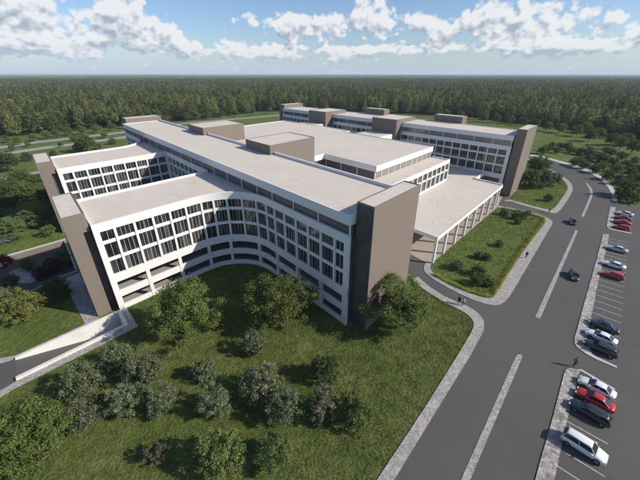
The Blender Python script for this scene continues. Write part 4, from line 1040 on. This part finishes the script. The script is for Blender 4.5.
# ------------------------------------------------------------------ cars
def car_meshes(style, paint):
    """x forward, wheels on z=0. returns list of (name, mesh, loc, children)"""
    L_, W_ = {'sedan': (4.55, 1.82), 'hatch': (4.2, 1.78), 'estate': (4.75, 1.84), 'suv': (4.75, 1.92)}[style]
    hb = {'sedan': (.68, .98, 1.43), 'hatch': (.70, .96, 1.46), 'estate': (.70, .98, 1.47), 'suv': (.82, 1.12, 1.72)}[style]    # nose, belt, roof
    hl = L_ / 2
    def ring(x, w, zb, zt):
        return [(x, -w * .90, zb), (x, -w, zb + (zt - zb) * .35), (x, -w * .985, zb + (zt - zb) * .72), (x, -w * .90, zt - .02), (x, -w * .55, zt + .012), (x, 0, zt + .02),
                (x, w * .55, zt + .012), (x, w * .90, zt - .02), (x, w * .985, zb + (zt - zb) * .72), (x, w, zb + (zt - zb) * .35), (x, w * .90, zb)]
    w = W_ / 2; gz = .22 if style != 'suv' else .30
    rear = hb[1] - .02
    st = [(-hl, w * .80, .40, rear - .22), (-hl + .08, w * .88, gz + .06, rear - .05), (-hl + .35, w * .96, gz, rear), (-hl + 1.0, w, gz, hb[1]), (0, w, gz, hb[1]), (hl - 1.5, w, gz, hb[1] - .01),
          (hl - 1.2, w * .99, gz, hb[1] - .03), (hl - .55, w * .95, gz, hb[0] + .13), (hl - .15, w * .86, gz + .04, hb[0] + .02), (hl, w * .70, .36, hb[0] - .14)]
    b = MB(); k = 11; vs = []
    for s_ in st: vs += ring(*s_)
    fs = [(i * k + j, i * k + j + 1, (i + 1) * k + j + 1, (i + 1) * k + j) for i in range(len(st) - 1) for j in range(k - 1)]
    fs += [(i * k, (i + 1) * k, (i + 1) * k + k - 1, i * k + k - 1) for i in range(len(st) - 1)]
    fs += [tuple(range(k)), tuple(range((len(st) - 1) * k, len(st) * k))]
    b.add(vs, fs); out = [('body', b.mesh('body', paint, smooth=True))]
    # cabin: bottom outline -> roof outline
    x0b, x0t, x1t, x1b = {'sedan': (-hl + .62, -hl + 1.35, .35, 1.12), 'hatch': (-hl + .12, -hl + .55, .42, 1.10), 'estate': (-hl + .10, -hl + .50, .50, 1.22), 'suv': (-hl + .10, -hl + .42, .58, 1.22)}[style]
    zb, zt = hb[1] - .03, hb[2]; wb, wt = w * .90, w * .70
    def quad(name, q, m, t=.03):
        b = MB(); n = (Vector(q[1]) - Vector(q[0])).cross(Vector(q[2]) - Vector(q[0])).normalized(); c = Vector((0, 0, zb)); 
        if n.dot(Vector(q[0]) - c) < 0: n = -n
        o = [tuple(Vector(p) - n * t) for p in q]
        b.add(list(q) + o, [(0, 1, 2, 3), (7, 6, 5, 4), (0, 4, 5, 1), (1, 5, 6, 2), (2, 6, 7, 3), (3, 7, 4, 0)]); out.append((name, b.mesh(name, m)))
    def lerp(p, q, f): return tuple(a + (c - a) * f for a, c in zip(p, q))
    B = {(-1, 0): (x0b, -wb * .9, zb), (1, 0): (x0b, wb * .9, zb), (-1, 1): (x1b, -wb * .92, zb), (1, 1): (x1b, wb * .92, zb)}
    T = {(-1, 0): (x0t, -wt * .95, zt - .03), (1, 0): (x0t, wt * .95, zt - .03), (-1, 1): (x1t, -wt, zt - .02), (1, 1): (x1t, wt, zt - .02)}
    quad('windscreen', [B[-1, 1], B[1, 1], T[1, 1], T[-1, 1]], 'car_glass'); quad('rear_window', [B[-1, 0], B[1, 0], T[1, 0], T[-1, 0]], 'car_glass')
    for s in (-1, 1): quad('side_window', [B[s, 0], B[s, 1], T[s, 1], T[s, 0]], 'car_glass')
    b = MB()
    rr = [(x0t - .06, wt * .93, zt - .05), (x0t + .15, wt * 1.0, zt), ((x0t + x1t) / 2, wt * 1.05, zt + .035), (x1t - .15, wt * 1.04, zt + .01), (x1t + .05, wt * .96, zt - .035)]
    vs = []
    for x, ww, z in rr: vs += [(x, -ww, z - .04), (x, -ww * .8, z + .015), (x, 0, z + .03), (x, ww * .8, z + .015), (x, ww, z - .04)]
    fs = [(i * 5 + j, i * 5 + j + 1, i * 5 + j + 6, i * 5 + j + 5) for i in range(4) for j in range(4)] + [(i * 5, i * 5 + 5, i * 5 + 9, i * 5 + 4) for i in range(4)] + [(0, 1, 2, 3, 4), (20, 24, 23, 22, 21)]
    b.add(vs, fs); out.append(('roof', b.mesh('roof', paint, smooth=True)))
    b = MB()
    for s in (-1, 1):
        for e in (0, 1):
            v_, f_ = tube([Vector(B[s, e]) * 1.0, Vector(T[s, e])], [.045, .04], 5); b.add(v_, f_)
        mb_ = lerp(B[s, 0], B[s, 1], .52); mt_ = lerp(T[s, 0], T[s, 1], .50); v_, f_ = tube([Vector(mb_), Vector(mt_)], [.04, .035], 5); b.add(v_, f_)
    out.append(('pillars', b.mesh('pillars', paint)))
    if style in ('suv', 'estate'):
        for s in (-1, 1):
            b = MB(); b.rbox(x0t + .1, x1t - .1, s * wt * .92 - .02, s * wt * .92 + .02, zt + .02, zt + .07); out.append(('roof_rail', b.mesh('roof_rail', 'rim')))
    for s in (-1, 1):
        b = MB(); b.rbox(x1b - .42, x1b - .22, s * w * 1.0 - .02 if s > 0 else -w - .2, s * w * 1.0 + .2 if s > 0 else -w + .02, hb[1] - .02, hb[1] + .12); out.append(('mirror', b.mesh('mirror', paint)))
        b = MB(); y = s * w * .60; b.rbox(hl - .28, hl - .02, y - .17, y + .17, hb[0] - .12, hb[0] + .02); out.append(('headlight', b.mesh('headlight', 'lamp_clear')))
        b = MB(); y = s * w * .66; b.rbox(-hl - .01, -hl + .16, y - .16, y + .16, rear - .26, rear - .08); out.append(('tail_light', b.mesh('tail_light', 'lamp_red')))
    b = MB(); b.rbox(hl - .10, hl + .015, -w * .42, w * .42, hb[0] - .34, hb[0] - .20); out.append(('grille', b.mesh('grille', 'trim_black')))
    wr = .33 if style != 'suv' else .38
    b = MB(); v_, f_ = tube([(0, -.12, 0), (0, .12, 0)], [wr, wr], 18); b.add(v_, f_); wm = b.mesh('wheel', 'tyre')
    b = MB(); v_, f_ = tube([(0, -.135, 0), (0, .135, 0)], [wr * .62, wr * .62], 12); b.add(v_, f_); rm = b.mesh('rim', 'rim')
    wheels = [(x, s * (w - .10), wr) for x in (-hl + .85, hl - .88) for s in (-1, 1)]
    return out, wm, rm, wheels
CARC = {}
def car(px_, py_, style, paint, label, group, nose_left=True, ang=None, xy=None):
    key = (style, paint)
    if key not in CARC: CARC[key] = car_meshes(style, paint)
    out, wm, rm, wheels = CARC[key]
    X, Y = xy if xy else at(px_, py_, .8)
    base = R(-47.5) if ang is None else R(ang)
    if nose_left: base += math.pi
    o = tag(empty('car', (X, Y, .012), base), label, 'car', group)
    for nme, me in out: link(nme, me, o)
    for p in wheels: link('rim', rm, link('wheel', wm, o, p))
    return o
GP = 'cars parked in the bays right of the road'
for (x, y, st, pt, lb, nl) in [
    (625.2, 213.5, 'sedan', 'paint_white', 'white saloon car farthest away in the top parking row', True),
    (623.2, 217.8, 'sedan', 'paint_darkred', 'dark red car between the white and the bright red ones in the top parking row', True),
    (622.3, 222, 'sedan', 'paint_red', 'red car with a pale windscreen, second from the near end of the top parking row', True),
    (622, 227.2, 'hatch', 'paint_red', 'red car nearest to the kerb end of the top parking row', True),
    (617.2, 248.6, 'sedan', 'paint_silver', 'silver car first in the long middle parking row', True),
    (614.2, 264.6, 'sedan', 'paint_white', 'white and grey saloon parked right beside the single red car', True),
    (613.2, 274.8, 'hatch', 'paint_red', 'red car on the open stretch of the middle parking row', True),
    (604.3, 325.5, 'sedan', 'paint_navy', 'dark blue saloon at the near end of the empty bays', True),
    (601.5, 336.5, 'sedan', 'paint_white', 'white saloon with dark windows between a blue and a black car', True),
    (600.8, 347.5, 'estate', 'paint_black', 'black estate car next to the curved end of the middle parking island', True),
    (597, 387, 'sedan', 'paint_white', 'white saloon at the rounded top of the nearest parking island', True),
    (595, 399, 'sedan', 'paint_red', 'red saloon squeezed between a white and a black car', True),
    (590, 411.5, 'estate', 'paint_black', 'large black estate car beside the red one in the nearest row', True)]:
    car(x, y, st, pt, lb, GP, nl)
car(584, 446, 'suv', 'paint_white', 'white estate car with roof rails, nearest in the parking, nose pointing right', GP, False)
GM = 'cars driving on the road'
car(574.3, 275, 'hatch', 'paint_graphite', 'dark blue grey car driving beside the long pale median strip', GM, False, ang=-118)
car(573, 221.5, 'hatch', 'paint_black', 'black car driving where the upper median strip breaks', GM, False, ang=-122)
# ------------------------------------------------------------------ people
def person(x, y, yaw, label, top, legs, h=1.8, step=.28):
    J = [((0, 0, .95), .145), ((0, 0, 1.18), .130), ((0, 0, 1.38), .155), ((0, 0, 1.50), .085), ((0, .01, 1.57), .058), ((0, .02, 1.66), .095), ((0, .02, 1.75), .078)]
    E_ = [(0, 1), (1, 2), (2, 3), (3, 4), (4, 5), (5, 6)]
    def add(pts, par):
        for p, r in pts: J.append((p, r)); E_.append((par, len(J) - 1)); par = len(J) - 1
    for s in (-1, 1):
        f = s * step
        add([((s * .10, f * .1, .88), .105), ((s * .10, f * .55 + .03, .50), .068), ((s * .10, f, .09), .048), ((s * .11, f + .15, .035), .040)], 0)
        add([((s * .19, 0, 1.42), .062), ((s * .24, -f * .4, 1.14), .045), ((s * .24, -f * .7 + .06, .90), .034), ((s * .24, -f * .75 + .08, .82), .036), ((s * .235, -f * .78 + .10, .74), .018)], 2)
    me = bpy.data.meshes.new('body'); me.from_pydata([j[0] for j in J], E_, []); o = bpy.data.objects.new('body', me); COL.objects.link(o)
    o.modifiers.new('s', 'SKIN'); o.modifiers.new('d', 'SUBSURF').levels = 1; 
    sk = me.skin_vertices[0].data
    for i, j in enumerate(J): sk[i].radius = (j[1], j[1]); sk[i].use_root = i == 0
    dg = bpy.context.evaluated_depsgraph_get(); m2 = bpy.data.meshes.new_from_object(o.evaluated_get(dg)); bpy.data.objects.remove(o)
    m2.materials.clear()
    for k in ('skin', top, legs, 'trim_black'): m2.materials.append(MAT[k])
    for p in m2.polygons:
        c = p.center; p.use_smooth = True
        p.material_index = 3 if c.z < .10 else (2 if c.z < .95 and abs(c.x) < .205 else (0 if c.z > 1.535 or c.z < .87 else 1))
    X, Y = at(x, y); r = tag(empty('person', (X, Y, .014), yaw), label, 'person'); r.scale = [h / 1.83 * 1.06] * 3
    link('body', m2, r)
    b = MB(); vs = []; fs = []
    for i in range(5):
        th = i / 4 * R(100)
        for j in range(10): a = 2 * math.pi * j / 10; vs.append((.103 * math.sin(th) * math.cos(a), .01 + .112 * math.sin(th) * math.sin(a), 1.70 + .135 * math.cos(th)))
    for i in range(4):
        for j in range(10): fs.append((i * 10 + j, i * 10 + (j + 1) % 10, i * 10 + 10 + (j + 1) % 10, i * 10 + 10 + j))
    b.add(vs, fs); link('hair', b.mesh('hair', 'hair', smooth=True), r)
    return r
person(573.6, 366.6, R(150), 'person in dark clothes walking alone at the rounded tip of the nearest parking island', 'cloth_grey', 'cloth_black', h=2.0)
person(458.2, 304.3, R(-40), 'person in black, left of the two walking side by side on the access road', 'cloth_black', 'cloth_black', h=2.0)
person(462.6, 305.8, R(-40), 'person in white top, right one of the pair walking on the access road', 'cloth_white', 'cloth_black', h=2.0)
person(525.6, 258.3, R(150), 'person in black walking on the cobbled path beside the yellow green hedge', 'cloth_black', 'cloth_blue', h=2.0)
person(549.0, 213.2, R(60), 'person in dark clothes standing at the corner path before the far lawn', 'cloth_black', 'cloth_grey', h=2.0)
# ------------------------------------------------------------------ haze
def haze():
    b = MB(); b.rbox(-14500, 14500, -400, 14500, -9, CAMZ * S + 2.5); M = bpy.data.materials.new('haze'); M.use_nodes = True
    nt = M.node_tree; nt.nodes.clear(); v = nt.nodes.new('ShaderNodeVolumePrincipled'); v.inputs['Color'].default_value = (.72, .84, 1, 1)
    v.inputs['Density'].default_value = 9e-5; v.inputs['Anisotropy'].default_value = .1
    o_ = nt.nodes.new('ShaderNodeOutputMaterial'); nt.links.new(v.outputs[0], o_.inputs['Volume']); MAT['haze'] = M
    tag(b.build('haze', 'haze'), kind='stuff')
haze()
